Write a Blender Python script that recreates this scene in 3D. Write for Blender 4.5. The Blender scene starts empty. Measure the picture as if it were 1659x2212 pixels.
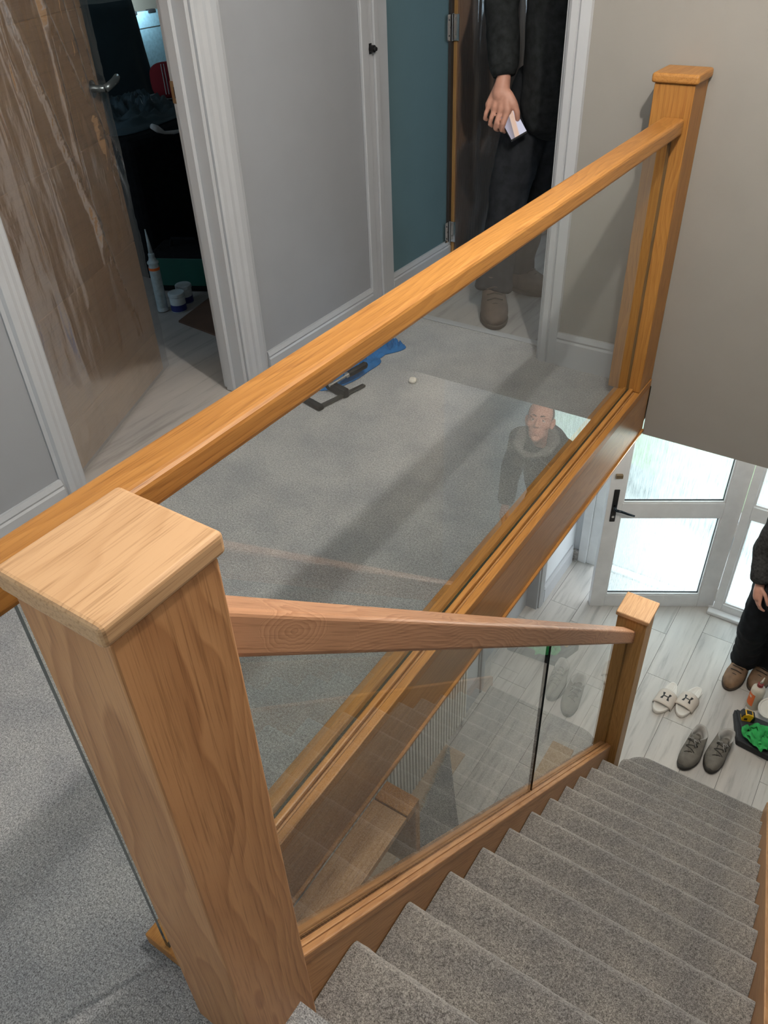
import bpy, bmesh, math, random
from mathutils import Vector, Matrix, noise
random.seed(7)
PI = math.pi
V3 = Vector
S = bpy.context.scene
COL = S.collection

# ------------------------------------------------------------------ camera, world, lights, exposure
cam_d = bpy.data.cameras.new('camera'); cam = bpy.data.objects.new('camera', cam_d); COL.objects.link(cam)
RX = Vector((0.8333657, 0.5515772, -0.0355543)); RY = Vector((0.3152856, -0.5272209, -0.789071)); RZ = Vector((-0.4539785, 0.646375, -0.6132722))
M = Matrix((RX, -RY, -RZ)).transposed().to_4x4(); M.translation = (0.7245392, -2.7258236, 1.5111846)
cam.matrix_world = M
cam_d.sensor_fit = 'VERTICAL'; cam_d.sensor_height = 36.0; cam_d.lens = 36.0 * 1715.42 / 2212
cam_d.clip_start = 0.02; cam_d.clip_end = 100
S.camera = cam
S.view_settings.view_transform = 'Standard'; S.view_settings.look = 'None'
S.view_settings.exposure = 0.0; S.view_settings.gamma = 1.0; S.view_settings.use_curve_mapping = False

w = bpy.data.worlds.new('sky'); S.world = w; w.use_nodes = True
bg = w.node_tree.nodes['Background']; bg.inputs[0].default_value = (0.86, 0.94, 1.0, 1); bg.inputs[1].default_value = 4.6

def light(name, kind, loc, energy, color, size=0.1, target=None, size_y=None, spread=None):
    d = bpy.data.lights.new(name, kind); d.energy = energy; d.color = color
    if kind == 'AREA':
        d.shape = 'RECTANGLE'; d.size = size; d.size_y = size_y or size
        if spread: d.spread = spread
    else:
        d.shadow_soft_size = size
    o = bpy.data.objects.new(name, d); COL.objects.link(o); o.location = loc
    if target is not None:
        o.rotation_euler = (Vector(target) - Vector(loc)).to_track_quat('-Z', 'Y').to_euler()
    return o
FH = -2.576                       # hall floor
light('ceiling_lamp', 'POINT', (0.50, -1.35, 2.16), 92, (1.0, 0.93, 0.84), 0.03)
light('landing_cool_fill', 'AREA', (-0.15, -4.1, 1.5), 0.8, (0.82, 0.92, 1.0), 1.1, (-0.15, 0, 0.9), 1.2)  # added cool fill for the landing, standing inside the back wall
light('hall_warm_fill', 'POINT', (0.40, 0.45, -0.36), 25, (1.0, 0.91, 0.80), 0.08)  # added warm fill that brightens the inner hall and radiator
light('work_lamp', 'POINT', (-3.86, 1.42, 1.02), 7.0, (0.62, 0.88, 1.0), 0.04)
light('bedroom_cool_fill', 'AREA', (-3.0, -2.9, 1.7), 10, (0.6, 0.82, 1.0), 1.2, (-3.2, 0.5, 0.6), 1.0)  # added ambient fill for the bedroom, no window at this spot
light('far_room_cool_fill', 'AREA', (1.0, 1.9, 1.35), 16, (0.65, 0.85, 1.0), 0.8, (-1.0, 1.6, 1.1), 1.1)  # added fill so the far door's film catches highlights, no window here

# ------------------------------------------------------------------ materials
MATS = {}
def new_mat(name):
    m = bpy.data.materials.new(name); m.use_nodes = True
    nt = m.node_tree; b = nt.nodes['Principled BSDF']
    MATS[name] = m
    return m, nt, b
def N(nt, t, **kw):
    n = nt.nodes.new(t)
    for k, v in kw.items():
        setattr(n, k, v)
    return n
def L(nt, a, b): nt.links.new(a, b)
def math_node(nt, op, a, b=None):
    n = N(nt, 'ShaderNodeMath', operation=op)
    for i, x in enumerate((a, b)):
        if x is None: continue
        if isinstance(x, (int, float)): n.inputs[i].default_value = x
        else: L(nt, x, n.inputs[i])
    return n.outputs[0]
def ramp(nt, fac, stops):
    r = N(nt, 'ShaderNodeValToRGB'); cr = r.color_ramp
    cr.elements[0].position, cr.elements[0].color = stops[0][0], (*stops[0][1], 1)
    cr.elements[1].position, cr.elements[1].color = stops[-1][0], (*stops[-1][1], 1)
    for p, c in stops[1:-1]:
        e = cr.elements.new(p); e.color = (*c, 1)
    L(nt, fac, r.inputs[0]); return r.outputs[0]
def noise_tex(nt, vec, scale, detail=2, rough=0.5):
    n = N(nt, 'ShaderNodeTexNoise'); n.inputs['Scale'].default_value = scale; n.inputs['Detail'].default_value = detail
    n.inputs['Roughness'].default_value = rough
    if vec is not None: L(nt, vec, n.inputs['Vector'])
    return n.outputs['Fac']
def mapping(nt, vec, scale=(1, 1, 1), rot=(0, 0, 0), loc=(0, 0, 0)):
    n = N(nt, 'ShaderNodeMapping'); n.inputs['Scale'].default_value = scale; n.inputs['Rotation'].default_value = rot; n.inputs['Location'].default_value = loc
    L(nt, vec, n.inputs['Vector']); return n.outputs[0]
def bump(nt, b, height, strength, dist=0.002):
    n = N(nt, 'ShaderNodeBump'); n.inputs['Strength'].default_value = strength; n.inputs['Distance'].default_value = dist
    L(nt, height, n.inputs['Height']); L(nt, n.outputs[0], b.inputs['Normal'])
def mixc(nt, fac, a, b, mode='MIX'):
    n = N(nt, 'ShaderNodeMix', data_type='RGBA', blend_type=mode)
    for k, x in ((0, fac), (6, a), (7, b)):
        if isinstance(x, (int, float)): n.inputs[k].default_value = x
        elif isinstance(x, tuple): n.inputs[k].default_value = (*x, 1)
        else: L(nt, x, n.inputs[k])
    return n.outputs[2]
def plain(name, color, rough=0.6, metal=0.0, bump_s=0.0, bump_scale=60, var=0.0, var_scale=8, coat=0.0, spec=0.5):
    if name in MATS: return MATS[name]
    m, nt, b = new_mat(name)
    b.inputs['Roughness'].default_value = rough; b.inputs['Metallic'].default_value = metal
    b.inputs['Coat Weight'].default_value = coat; b.inputs['Specular IOR Level'].default_value = spec
    co = N(nt, 'ShaderNodeTexCoord').outputs['Object']
    f = noise_tex(nt, co, var_scale, 4)
    lo = tuple(c * (1 - var) for c in color); hi = tuple(min(1, c * (1 + var)) for c in color)
    L(nt, ramp(nt, f, [(0.3, lo), (0.7, hi)]), b.inputs['Base Color'])
    if bump_s: bump(nt, b, noise_tex(nt, co, bump_scale, 4), bump_s)
    return m
def emissive(name, color, strength):
    m, nt, b = new_mat(name); b.inputs['Base Color'].default_value = (*color, 1)
    b.inputs['Emission Color'].default_value = (*color, 1); b.inputs['Emission Strength'].default_value = strength
    return m
def oak(name, light_c, dark_c, axis='z', pitch=0.0, knot=None, rough=0.42, centre=(0.05, 0.03), ring=95, contrast=1.0, wave=0.17, blend=0.55):
    """oak with growth rings around an axis running along the board, slowly wandering, plus pores"""
    m, nt, b = new_mat(name)
    tc = N(nt, 'ShaderNodeTexCoord').outputs['Object']
    oi = N(nt, 'ShaderNodeObjectInfo').outputs['Random']
    rot = {'z': (0, 0, 0), 'y': (PI / 2, 0, 0), 'x': (0, PI / 2, 0)}[axis]
    if pitch: rot = (PI / 2 + pitch, 0, 0)
    v = mapping(nt, tc, rot=rot)
    off = N(nt, 'ShaderNodeCombineXYZ'); L(nt, math_node(nt, 'MULTIPLY', oi, 3.0), off.inputs[2])
    va = N(nt, 'ShaderNodeVectorMath', operation='ADD'); L(nt, v, va.inputs[0]); L(nt, off.outputs[0], va.inputs[1]); v = va.outputs[0]
    low = N(nt, 'ShaderNodeTexNoise'); low.inputs['Scale'].default_value = 1.0; low.inputs['Detail'].default_value = 2.5
    L(nt, mapping(nt, v, scale=(5, 5, 1.5)), low.inputs['Vector'])
    sub = N(nt, 'ShaderNodeVectorMath', operation='SUBTRACT'); L(nt, low.outputs['Color'], sub.inputs[0]); sub.inputs[1].default_value = (0.5, 0.5, 0.5)
    sc = N(nt, 'ShaderNodeVectorMath', operation='MULTIPLY'); L(nt, sub.outputs[0], sc.inputs[0]); sc.inputs[1].default_value = (wave, wave, 0.0)
    ad = N(nt, 'ShaderNodeVectorMath', operation='ADD'); L(nt, mapping(nt, v, scale=(1, 1, 0.03), loc=(centre[0], centre[1], 0)), ad.inputs[0]); L(nt, sc.outputs[0], ad.inputs[1])
    ln = N(nt, 'ShaderNodeVectorMath', operation='LENGTH'); L(nt, ad.outputs[0], ln.inputs[0])
    r = ln.outputs['Value']
    if knot:
        dv = N(nt, 'ShaderNodeVectorMath', operation='SUBTRACT'); L(nt, tc, dv.inputs[0]); dv.inputs[1].default_value = knot
        ds = N(nt, 'ShaderNodeVectorMath', operation='LENGTH')
        L(nt, mapping(nt, mapping(nt, dv.outputs[0], rot=rot), scale=(0.5, 1.5, 0.62)), ds.inputs[0])
        wob = math_node(nt, 'MULTIPLY', noise_tex(nt, tc, 26, 3), 0.022)
        dk = math_node(nt, 'ADD', ds.outputs['Value'], wob)
        sm = N(nt, 'ShaderNodeMapRange', interpolation_type='SMOOTHSTEP'); L(nt, dk, sm.inputs[0]); sm.inputs[1].default_value = 0.06; sm.inputs[2].default_value = 0.12
        sm.inputs[3].default_value = 1; sm.inputs[4].default_value = 0
        mx = N(nt, 'ShaderNodeMix', data_type='FLOAT'); L(nt, sm.outputs[0], mx.inputs[0]); L(nt, r, mx.inputs[2]); L(nt, dk, mx.inputs[3]); r = mx.outputs[0]
    saw = math_node(nt, 'FRACT', math_node(nt, 'MULTIPLY', r, ring))
    fine = noise_tex(nt, mapping(nt, v, scale=(330, 330, 9)), 1.0, 3, 0.6)
    blot = noise_tex(nt, mapping(nt, v, scale=(9, 9, 1.2)), 1.0, 3)
    mid = tuple((a + c) / 2 for a, c in zip(light_c, dark_c))
    c1 = ramp(nt, saw, [(0.0, light_c), (0.55, mid if contrast > 0.5 else light_c), (0.9, dark_c), (1.0, light_c)])
    c2 = mixc(nt, blend, c1, ramp(nt, blot, [(0.3, dark_c), (0.7, light_c)]))
    c3 = mixc(nt, 0.8, c2, ramp(nt, fine, [(0.28, (0.55, 0.48, 0.4)), (0.5, (1, 1, 1))]), 'MULTIPLY')
    L(nt, c3, b.inputs['Base Color'])
    b.inputs['Roughness'].default_value = rough; b.inputs['Specular IOR Level'].default_value = 0.4
    bump(nt, b, fine, 0.25, 0.0006)
    return m
def carpet(name, base, scale=370):
    m, nt, b = new_mat(name)
    tc = N(nt, 'ShaderNodeTexCoord').outputs['Object']
    sp = noise_tex(nt, tc, scale, 3, 0.75); bl = noise_tex(nt, tc, 6, 4, 0.6); sp2 = noise_tex(nt, tc, scale * 0.42, 2)
    f = math_node(nt, 'ADD', math_node(nt, 'MULTIPLY', sp, 0.75), math_node(nt, 'MULTIPLY', sp2, 0.25))
    c = ramp(nt, f, [(0.38, tuple(x * 0.30 for x in base)), (0.5, base), (0.62, tuple(min(1, x * 1.9) for x in base))])
    c2 = mixc(nt, 1.0, c, ramp(nt, bl, [(0.34, (0.74, 0.75, 0.78)), (0.62, (1.05, 1.04, 1.02))]), 'MULTIPLY')
    L(nt, c2, b.inputs['Base Color'])
    b.inputs['Roughness'].default_value = 0.95; b.inputs['Specular IOR Level'].default_value = 0.1
    b.inputs['Sheen Weight'].default_value = 0.6; b.inputs['Sheen Roughness'].default_value = 0.4
    bump(nt, b, f, 0.9, 0.005)
    return m
def clear_glass(name, tint, refl=1.7):
    """flat clear pane: see-through with mirror reflection growing towards glancing angles"""
    m = bpy.data.materials.new(name); m.use_nodes = True; nt = m.node_tree; nt.nodes.clear(); MATS[name] = m
    out = N(nt, 'ShaderNodeOutputMaterial'); mx = N(nt, 'ShaderNodeMixShader')
    tr = N(nt, 'ShaderNodeBsdfTransparent'); tr.inputs[0].default_value = (*tint, 1)
    gl = N(nt, 'ShaderNodeBsdfGlossy'); gl.inputs['Roughness'].default_value = 0.0; gl.inputs[0].default_value = (1, 1, 1, 1)
    g = N(nt, 'ShaderNodeNewGeometry'); dt = N(nt, 'ShaderNodeVectorMath', operation='DOT_PRODUCT')
    L(nt, g.outputs['Normal'], dt.inputs[0]); L(nt, g.outputs['Incoming'], dt.inputs[1])
    c = math_node(nt, 'SUBTRACT', 1.0, math_node(nt, 'ABSOLUTE', dt.outputs['Value']))
    f = math_node(nt, 'ADD', 0.085 * refl, math_node(nt, 'MULTIPLY', math_node(nt, 'POWER', c, 5.0), 0.9))
    f = math_node(nt, 'MULTIPLY', f, math_node(nt, 'SUBTRACT', 1.0, g.outputs['Backfacing']))   # both surfaces' reflection folded into the entry side
    L(nt, f, mx.inputs[0]); L(nt, tr.outputs[0], mx.inputs[1]); L(nt, gl.outputs[0], mx.inputs[2]); L(nt, mx.outputs[0], out.inputs[0])
    return m
def rain_glass(name):
    """obscured glass with a vertical rain pattern: partly clear, partly scattering"""
    m = bpy.data.materials.new(name); m.use_nodes = True; nt = m.node_tree; nt.nodes.clear(); MATS[name] = m
    out = N(nt, 'ShaderNodeOutputMaterial'); mx = N(nt, 'ShaderNodeMixShader'); mx2 = N(nt, 'ShaderNodeMixShader')
    tr = N(nt, 'ShaderNodeBsdfTransparent'); tr.inputs[0].default_value = (0.93, 0.97, 0.96, 1)
    tl = N(nt, 'ShaderNodeBsdfTranslucent'); tl.inputs[0].default_value = (0.9, 0.95, 0.96, 1)
    gl = N(nt, 'ShaderNodeBsdfGlossy'); gl.inputs['Roughness'].default_value = 0.15
    tc = N(nt, 'ShaderNodeTexCoord').outputs['Object']
    f = noise_tex(nt, mapping(nt, tc, scale=(130, 130, 9)), 1.0, 3)
    r = N(nt, 'ShaderNodeMapRange'); L(nt, f, r.inputs[0]); r.inputs[1].default_value = 0.35; r.inputs[2].default_value = 0.65; r.inputs[3].default_value = 0.2; r.inputs[4].default_value = 0.65
    L(nt, r.outputs[0], mx.inputs[0]); L(nt, tr.outputs[0], mx.inputs[1]); L(nt, tl.outputs[0], mx.inputs[2])
    mx2.inputs[0].default_value = 0.06; L(nt, mx.outputs[0], mx2.inputs[1]); L(nt, gl.outputs[0], mx2.inputs[2]); L(nt, mx2.outputs[0], out.inputs[0])
    bp = N(nt, 'ShaderNodeBump'); bp.inputs['Strength'].default_value = 0.5; L(nt, f, bp.inputs['Height']); L(nt, bp.outputs[0], tl.inputs['Normal']); L(nt, bp.outputs[0], gl.inputs['Normal'])
    return m
def film_mat(name, rough=0.18, gain=0.55):
    m = bpy.data.materials.new(name); m.use_nodes = True; nt = m.node_tree; nt.nodes.clear(); MATS[name] = m
    out = N(nt, 'ShaderNodeOutputMaterial'); mx = N(nt, 'ShaderNodeMixShader'); mx0 = N(nt, 'ShaderNodeMixShader')
    tr = N(nt, 'ShaderNodeBsdfTransparent'); tr.inputs[0].default_value = (0.96, 0.97, 0.98, 1)
    gl = N(nt, 'ShaderNodeBsdfGlossy'); gl.inputs['Roughness'].default_value = rough
    df = N(nt, 'ShaderNodeBsdfDiffuse'); df.inputs[0].default_value = (0.75, 0.8, 0.85, 1)
    tc = N(nt, 'ShaderNodeTexCoord').outputs['Object']
    f = noise_tex(nt, mapping(nt, tc, scale=(14, 14, 5)), 1.0, 4)
    bp = N(nt, 'ShaderNodeBump'); bp.inputs['Strength'].default_value = 0.35; bp.inputs['Distance'].default_value = 0.01; L(nt, f, bp.inputs['Height']); L(nt, bp.outputs[0], gl.inputs['Normal'])
    lw = N(nt, 'ShaderNodeLayerWeight'); lw.inputs[0].default_value = 0.35; L(nt, bp.outputs[0], lw.inputs[1])
    fc = math_node(nt, 'POWER', lw.outputs['Facing'], 4.0); L(nt, math_node(nt, 'ADD', 0.03, math_node(nt, 'MULTIPLY', fc, 0.75)), mx0.inputs[0]); L(nt, tr.outputs[0], mx0.inputs[1]); L(nt, df.outputs[0], mx0.inputs[2])
    L(nt, math_node(nt, 'ADD', 0.05, math_node(nt, 'MULTIPLY', lw.outputs['Fresnel'], gain)), mx.inputs[0])
    L(nt, mx0.outputs[0], mx.inputs[1]); L(nt, gl.outputs[0], mx.inputs[2]); L(nt, mx.outputs[0], out.inputs[0])
    return m
def plank_mat(name, tone, axis_y=True):
    m, nt, b = new_mat(name)
    tc = N(nt, 'ShaderNodeTexCoord').outputs['Object']; oi = N(nt, 'ShaderNodeObjectInfo').outputs['Random']
    off = N(nt, 'ShaderNodeCombineXYZ'); L(nt, math_node(nt, 'MULTIPLY', oi, 9.0), off.inputs[1]); L(nt, math_node(nt, 'MULTIPLY', oi, 5.0), off.inputs[2])
    va = N(nt, 'ShaderNodeVectorMath', operation='ADD'); L(nt, tc, va.inputs[0]); L(nt, off.outputs[0], va.inputs[1])
    f = noise_tex(nt, mapping(nt, va.outputs[0], scale=(30, 2.6, 1)), 1.0, 5, 0.6); g = noise_tex(nt, mapping(nt, va.outputs[0], scale=(8, 1.3, 1)), 1.0, 3)
    c = ramp(nt, f, [(0.30, tuple(x * 0.70 for x in tone)), (0.48, tone), (0.7, tuple(min(1, x * 1.06) for x in tone))])
    c = mixc(nt, 1.0, c, ramp(nt, g, [(0.3, (0.82, 0.83, 0.85)), (0.6, (1, 1, 1))]), 'MULTIPLY')
    L(nt, c, b.inputs['Base Color']); b.inputs['Roughness'].default_value = 0.33
    bump(nt, b, f, 0.15, 0.001)
    return m

HONEY_L, HONEY_D = (0.45, 0.215, 0.055), (0.30, 0.125, 0.027)
FRESH_L, FRESH_D = (0.57, 0.30, 0.135), (0.34, 0.15, 0.058)
PINK_L, PINK_D = (0.55, 0.31, 0.18), (0.33, 0.15, 0.075)
oak_rail = oak('oak_honey_rail', HONEY_L, HONEY_D, 'y', centre=(0.03, 0.07))
oak_post_far = oak('oak_honey_post', (0.42, 0.20, 0.045), (0.27, 0.11, 0.022), 'z', centre=(0.1, 0.05))
oak_post = oak('oak_fresh_post', FRESH_L, FRESH_D, 'z', centre=(-0.02, 0.06), ring=70, wave=0.24, blend=0.42)
oak_post_low = oak('oak_low_post', (0.50, 0.28, 0.10), (0.36, 0.18, 0.055), 'z', centre=(0.1, 0.09))
oak_cap = oak('oak_pale_cap', (0.58, 0.365, 0.20), (0.46, 0.27, 0.135), 'y', centre=(0.02, 0.2), contrast=0.3)
SL = math.atan(0.9086)
oak_srail = oak('oak_pink_rail', PINK_L, PINK_D, 'y', pitch=SL, knot=(0.031, -1.03, 2.047), centre=(0.04, 0.05), ring=120, wave=0.26, blend=0.32)
oak_sbase = oak('oak_stair_base', (0.55, 0.30, 0.13), (0.38, 0.18, 0.07), 'y', pitch=SL, centre=(0.08, 0.03))
oak_fascia = oak('oak_fascia', (0.44, 0.24, 0.10), (0.30, 0.15, 0.06), 'y', centre=(0.09, 0.1), rough=0.28)
oak_door = oak('oak_door', (0.36, 0.215, 0.105), (0.27, 0.15, 0.068), 'x', centre=(0.05, 0.3), ring=40, contrast=0.3)
oak_edge = oak('oak_door_edge', (0.52, 0.31, 0.12), (0.42, 0.23, 0.08), 'z')
carpet_landing = carpet('grey_carpet_landing', (0.325, 0.328, 0.333))
carpet_stair = carpet('grey_carpet_stair', (0.275, 0.262, 0.245))
carpet_cut = carpet('blue_grey_carpet', (0.28, 0.285, 0.285))
paint = plain('grey_wall_paint', (0.285, 0.297, 0.315), 0.75, bump_s=0.05, bump_scale=300, var=0.02)
paint_warm = plain('warm_grey_wall_paint', (0.27, 0.256, 0.236), 0.75, bump_s=0.05, bump_scale=300, var=0.02)
paint_hall = plain('pale_hall_paint', (0.62, 0.65, 0.68), 0.7, var=0.02)
paint_teal = plain('teal_wall_paint', (0.085, 0.15, 0.17), 0.7, var=0.03)
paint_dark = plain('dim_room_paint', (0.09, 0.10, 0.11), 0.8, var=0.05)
paint_beige = plain('beige_room_paint', (0.40, 0.33, 0.27), 0.8, var=0.05)
white = plain('white_gloss_trim', (0.43, 0.445, 0.465), 0.35, var=0.03, var_scale=5)
white_ceiling = plain('white_ceiling_paint', (0.75, 0.75, 0.74), 0.8, var=0.01)
upvc = plain('white_upvc', (0.78, 0.79, 0.80), 0.3, var=0.05, var_scale=12)
gasket = plain('black_gasket', (0.02, 0.022, 0.025), 0.6)
black_metal = plain('black_iron', (0.012, 0.012, 0.013), 0.4, var=0.2)
chrome = plain('chrome', (0.7, 0.7, 0.7), 0.2, 1.0)
steel_dark = plain('grey_steel', (0.12, 0.12, 0.11), 0.35, 0.8, var=0.2)
brass = plain('aged_brass', (0.36, 0.27, 0.17), 0.35, 0.9, var=0.15)
glass_pane = clear_glass('clear_glass', (0.965, 0.985, 0.98))
glass_edge = plain('dark_green_glass_edge', (0.012, 0.035, 0.03), 0.08, spec=0.8)
glass_joint = plain('black_glass_edge', (0.006, 0.007, 0.008), 0.2)
frosted = rain_glass('rain_glass')
film = film_mat('crumpled_clear_film'); film_far = film_mat('glossy_clear_film', 0.11, 0.8)
plank_m = plank_mat('pale_grey_plank', (0.56, 0.535, 0.50))
room_floor = plank_mat('grey_beige_floor', (0.40, 0.38, 0.36))
grout = plain('dark_joint', (0.12, 0.115, 0.11), 0.9)
black_cloth = plain('black_fabric', (0.008, 0.009, 0.011), 0.9, bump_s=0.5, bump_scale=90, var=0.3, var_scale=30, spec=0.15)
black_jacket = plain('black_jacket_fabric', (0.016, 0.018, 0.019), 0.85, bump_s=0.6, bump_scale=60, var=0.4, var_scale=40, spec=0.2)
charcoal_knit = plain('charcoal_hoodie_fabric', (0.042, 0.042, 0.042), 0.95, bump_s=0.6, bump_scale=120, var=0.45, var_scale=70, spec=0.1)
hood_knit = plain('grey_hood_fabric', (0.16, 0.155, 0.145), 0.95, bump_s=0.6, bump_scale=120, var=0.35, var_scale=70, spec=0.1)
jeans = plain('black_work_trousers', (0.010, 0.012, 0.015), 0.85, bump_s=0.4, bump_scale=50, var=0.3, var_scale=30, spec=0.2)
brown_trousers = plain('dark_trousers', (0.020, 0.022, 0.026), 0.9, bump_s=0.4, bump_scale=50, var=0.3, var_scale=30, spec=0.2)
skin_m = plain('skin', (0.56, 0.285, 0.205), 0.5, bump_s=0.15, bump_scale=120, var=0.10, var_scale=25)
boot_tan = plain('tan_boot_leather', (0.21, 0.125, 0.07), 0.6, bump_s=0.3, bump_scale=60, var=0.25, var_scale=18)
boot_dark = plain('dark_brown_boot_leather', (0.085, 0.06, 0.045), 0.7, bump_s=0.3, bump_scale=60, var=0.3, var_scale=18)
sole_m = plain('brown_rubber_sole', (0.05, 0.035, 0.025), 0.7)
shoe_grey = plain('grey_trainer_fabric', (0.155, 0.145, 0.125), 0.85, bump_s=0.4, bump_scale=150, var=0.2, var_scale=25)
shoe_in = plain('pale_grey_lining', (0.36, 0.35, 0.33), 0.9, var=0.15)
shoe_dark = plain('dark_grey_rubber', (0.05, 0.047, 0.042), 0.8)
slide_white = plain('white_slider_foam', (0.72, 0.69, 0.64), 0.55, var=0.05)
slide_strap = plain('offwhite_strap', (0.62, 0.55, 0.48), 0.55, var=0.05)
black_print = plain('black_print', (0.015, 0.015, 0.015), 0.5)
tool_black = plain('black_tool_bag_fabric', (0.022, 0.024, 0.028), 0.7, bump_s=0.5, bump_scale=200, var=0.25, var_scale=40)
green_cloth = plain('bright_green_cloth', (0.025, 0.36, 0.085), 0.8, bump_s=0.4, bump_scale=60, var=0.15, var_scale=25)
blue_cloth = plain('bright_blue_cloth', (0.012, 0.13, 0.36), 0.85, bump_s=0.5, bump_scale=90, var=0.25, var_scale=30)
yellow_plastic = plain('yellow_plastic', (0.75, 0.42, 0.01), 0.4, var=0.05)
cream_plastic = plain('cream_plastic', (0.66, 0.60, 0.50), 0.4, var=0.03)
white_plastic = plain('white_plastic', (0.70, 0.69, 0.65), 0.4, var=0.03)
orange_print = plain('orange_label_print', (0.78, 0.16, 0.03), 0.5, var=0.05)
red_plastic = plain('dark_red_plastic', (0.23, 0.03, 0.03), 0.45)
navy = plain('navy_label_print', (0.02, 0.03, 0.17), 0.45)
tub_white = plain('blue_white_plastic', (0.50, 0.58, 0.62), 0.45, var=0.1, var_scale=40)
tube_grey = plain('pale_blue_grey_tube', (0.40, 0.49, 0.52), 0.45, var=0.15, var_scale=60)
green_case = plain('dark_green_plastic', (0.006, 0.08, 0.06), 0.5, var=0.1)
mat_brown = plain('brown_mat', (0.11, 0.06, 0.04), 0.9, bump_s=0.4, bump_scale=150, var=0.15)
dust_cloth = plain('blue_grey_dust_sheet', (0.05, 0.085, 0.105), 0.55, bump_s=0.15, bump_scale=14, var=0.15, var_scale=6)
red_fabric = plain('red_fabric', (0.30, 0.02, 0.03), 0.85, bump_s=0.3, bump_scale=100)
white_fabric = plain('white_fabric', (0.6, 0.6, 0.6), 0.85)
silver_board = plain('silver_foil_board', (0.35, 0.52, 0.60), 0.32, 0.55, bump_s=0.35, bump_scale=90, var=0.12, var_scale=50)
cardboard = plain('tan_board', (0.50, 0.35, 0.21), 0.8, var=0.06)
beige_strip = plain('beige_timber', (0.52, 0.40, 0.29), 0.7, var=0.08)
rad_white = plain('white_radiator_enamel', (0.80, 0.79, 0.74), 0.35, var=0.02)
paving = plain('pale_paving', (0.46, 0.47, 0.47), 0.9, var=0.1)
kerb_m = plain('grey_kerb', (0.16, 0.19, 0.21), 0.9, var=0.2)
leaf_m = plain('hedge_green', (0.05, 0.11, 0.035), 0.9, bump_s=1.0, bump_scale=25, var=0.4, var_scale=10)
tissue = plain('crumpled_white_paper', (0.66, 0.62, 0.55), 0.9, var=0.1)
eye_white = plain('eye_white', (0.7, 0.68, 0.65), 0.2)
iris_m = plain('dark_iris', (0.03, 0.03, 0.035), 0.15)
hair_m = plain('short_grey_brown_hair', (0.10, 0.075, 0.06), 0.9, bump_s=0.5, bump_scale=400, var=0.3, var_scale=200)
brow_m = plain('dark_brow', (0.07, 0.045, 0.035), 0.9)
lip_m = plain('lip', (0.42, 0.17, 0.14), 0.45)
phone_black = plain('black_phone_glass', (0.008, 0.008, 0.010), 0.12)

# ------------------------------------------------------------------ mesh helpers
def bx(x0, x1, y0, y1, z0, z1):
    v = [(x, y, z) for z in (z0, z1) for y in (y0, y1) for x in (x0, x1)]
    f = [(0, 2, 3, 1), (4, 5, 7, 6), (0, 1, 5, 4), (1, 3, 7, 5), (3, 2, 6, 7), (2, 0, 4, 6)]
    return v, f
def comb(*gs):
    V, F = [], []
    for v, f in gs:
        n = len(V); V += list(v); F += [tuple(i + n for i in q) for q in f]
    return V, F
def prism(poly, axis, a, b):
    """poly of 2-D points extruded along axis between a and b"""
    def p3(p, t):
        return {'x': (t, p[0], p[1]), 'y': (p[0], t, p[1]), 'z': (p[0], p[1], t)}[axis]
    n = len(poly); V = [p3(p, a) for p in poly] + [p3(p, b) for p in poly]
    F = [tuple(range(n)), tuple(range(2 * n - 1, n - 1, -1))] + [(i, i + n, (i + 1) % n + n, (i + 1) % n) for i in range(n)]
    return V, F
def tube(pts, rad, n=12, cap=True):
    pts = [Vector(p) for p in pts]
    if isinstance(rad, (int, float)): rad = [rad] * len(pts)
    V, F = [], []; t0 = (pts[1] - pts[0]).normalized()
    up = Vector((0, 0, 1)) if abs(t0.z) < 0.9 else Vector((1, 0, 0))
    u = t0.cross(up).normalized()
    for i, p in enumerate(pts):
        t = (pts[min(i + 1, len(pts) - 1)] - pts[max(i - 1, 0)]).normalized()
        u = (u - t * u.dot(t)).normalized(); w_ = t.cross(u)
        r = rad[i]; ru, rw = (r if isinstance(r, tuple) else (r, r))
        for k in range(n):
            a = 2 * PI * k / n
            V.append(tuple(p + u * (math.cos(a) * ru) + w_ * (math.sin(a) * rw)))
    for i in range(len(pts) - 1):
        for k in range(n):
            F.append((i * n + k, i * n + (k + 1) % n, (i + 1) * n + (k + 1) % n, (i + 1) * n + k))
    if cap:
        F.append(tuple(range(n - 1, -1, -1))); F.append(tuple((len(pts) - 1) * n + k for k in range(n)))
    return V, F
def capsule(pts, rad, n=12):
    """tube with rounded ends"""
    pts = [Vector(p) for p in pts]; rad = [rad] * len(pts) if isinstance(rad, (int, float)) else list(rad)
    d0 = (pts[0] - pts[1]).normalized(); d1 = (pts[-1] - pts[-2]).normalized()
    def first(r): return r if not isinstance(r, tuple) else min(r)
    def sc(r, k): return tuple(x * k for x in r) if isinstance(r, tuple) else r * k
    P, R = [], []
    for a in (0.98, 0.8, 0.5): P.append(pts[0] + d0 * first(rad[0]) * a); R.append(sc(rad[0], math.sqrt(1 - a * a)))
    P += pts; R += rad
    for a in (0.5, 0.8, 0.98): P.append(pts[-1] + d1 * first(rad[-1]) * a); R.append(sc(rad[-1], math.sqrt(1 - a * a)))
    return tube(P, R, n)
def lathe(prof, n=24, c=(0, 0, 0)):
    V, F = [], []
    for r, z in prof:
        for k in range(n):
            a = 2 * PI * k / n; V.append((c[0] + r * math.cos(a), c[1] + r * math.sin(a), c[2] + z))
    for i in range(len(prof) - 1):
        for k in range(n):
            F.append((i * n + k, i * n + (k + 1) % n, (i + 1) * n + (k + 1) % n, (i + 1) * n + k))
    F.append(tuple(range(n - 1, -1, -1))); F.append(tuple((len(prof) - 1) * n + k for k in range(n)))
    return V, F
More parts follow.
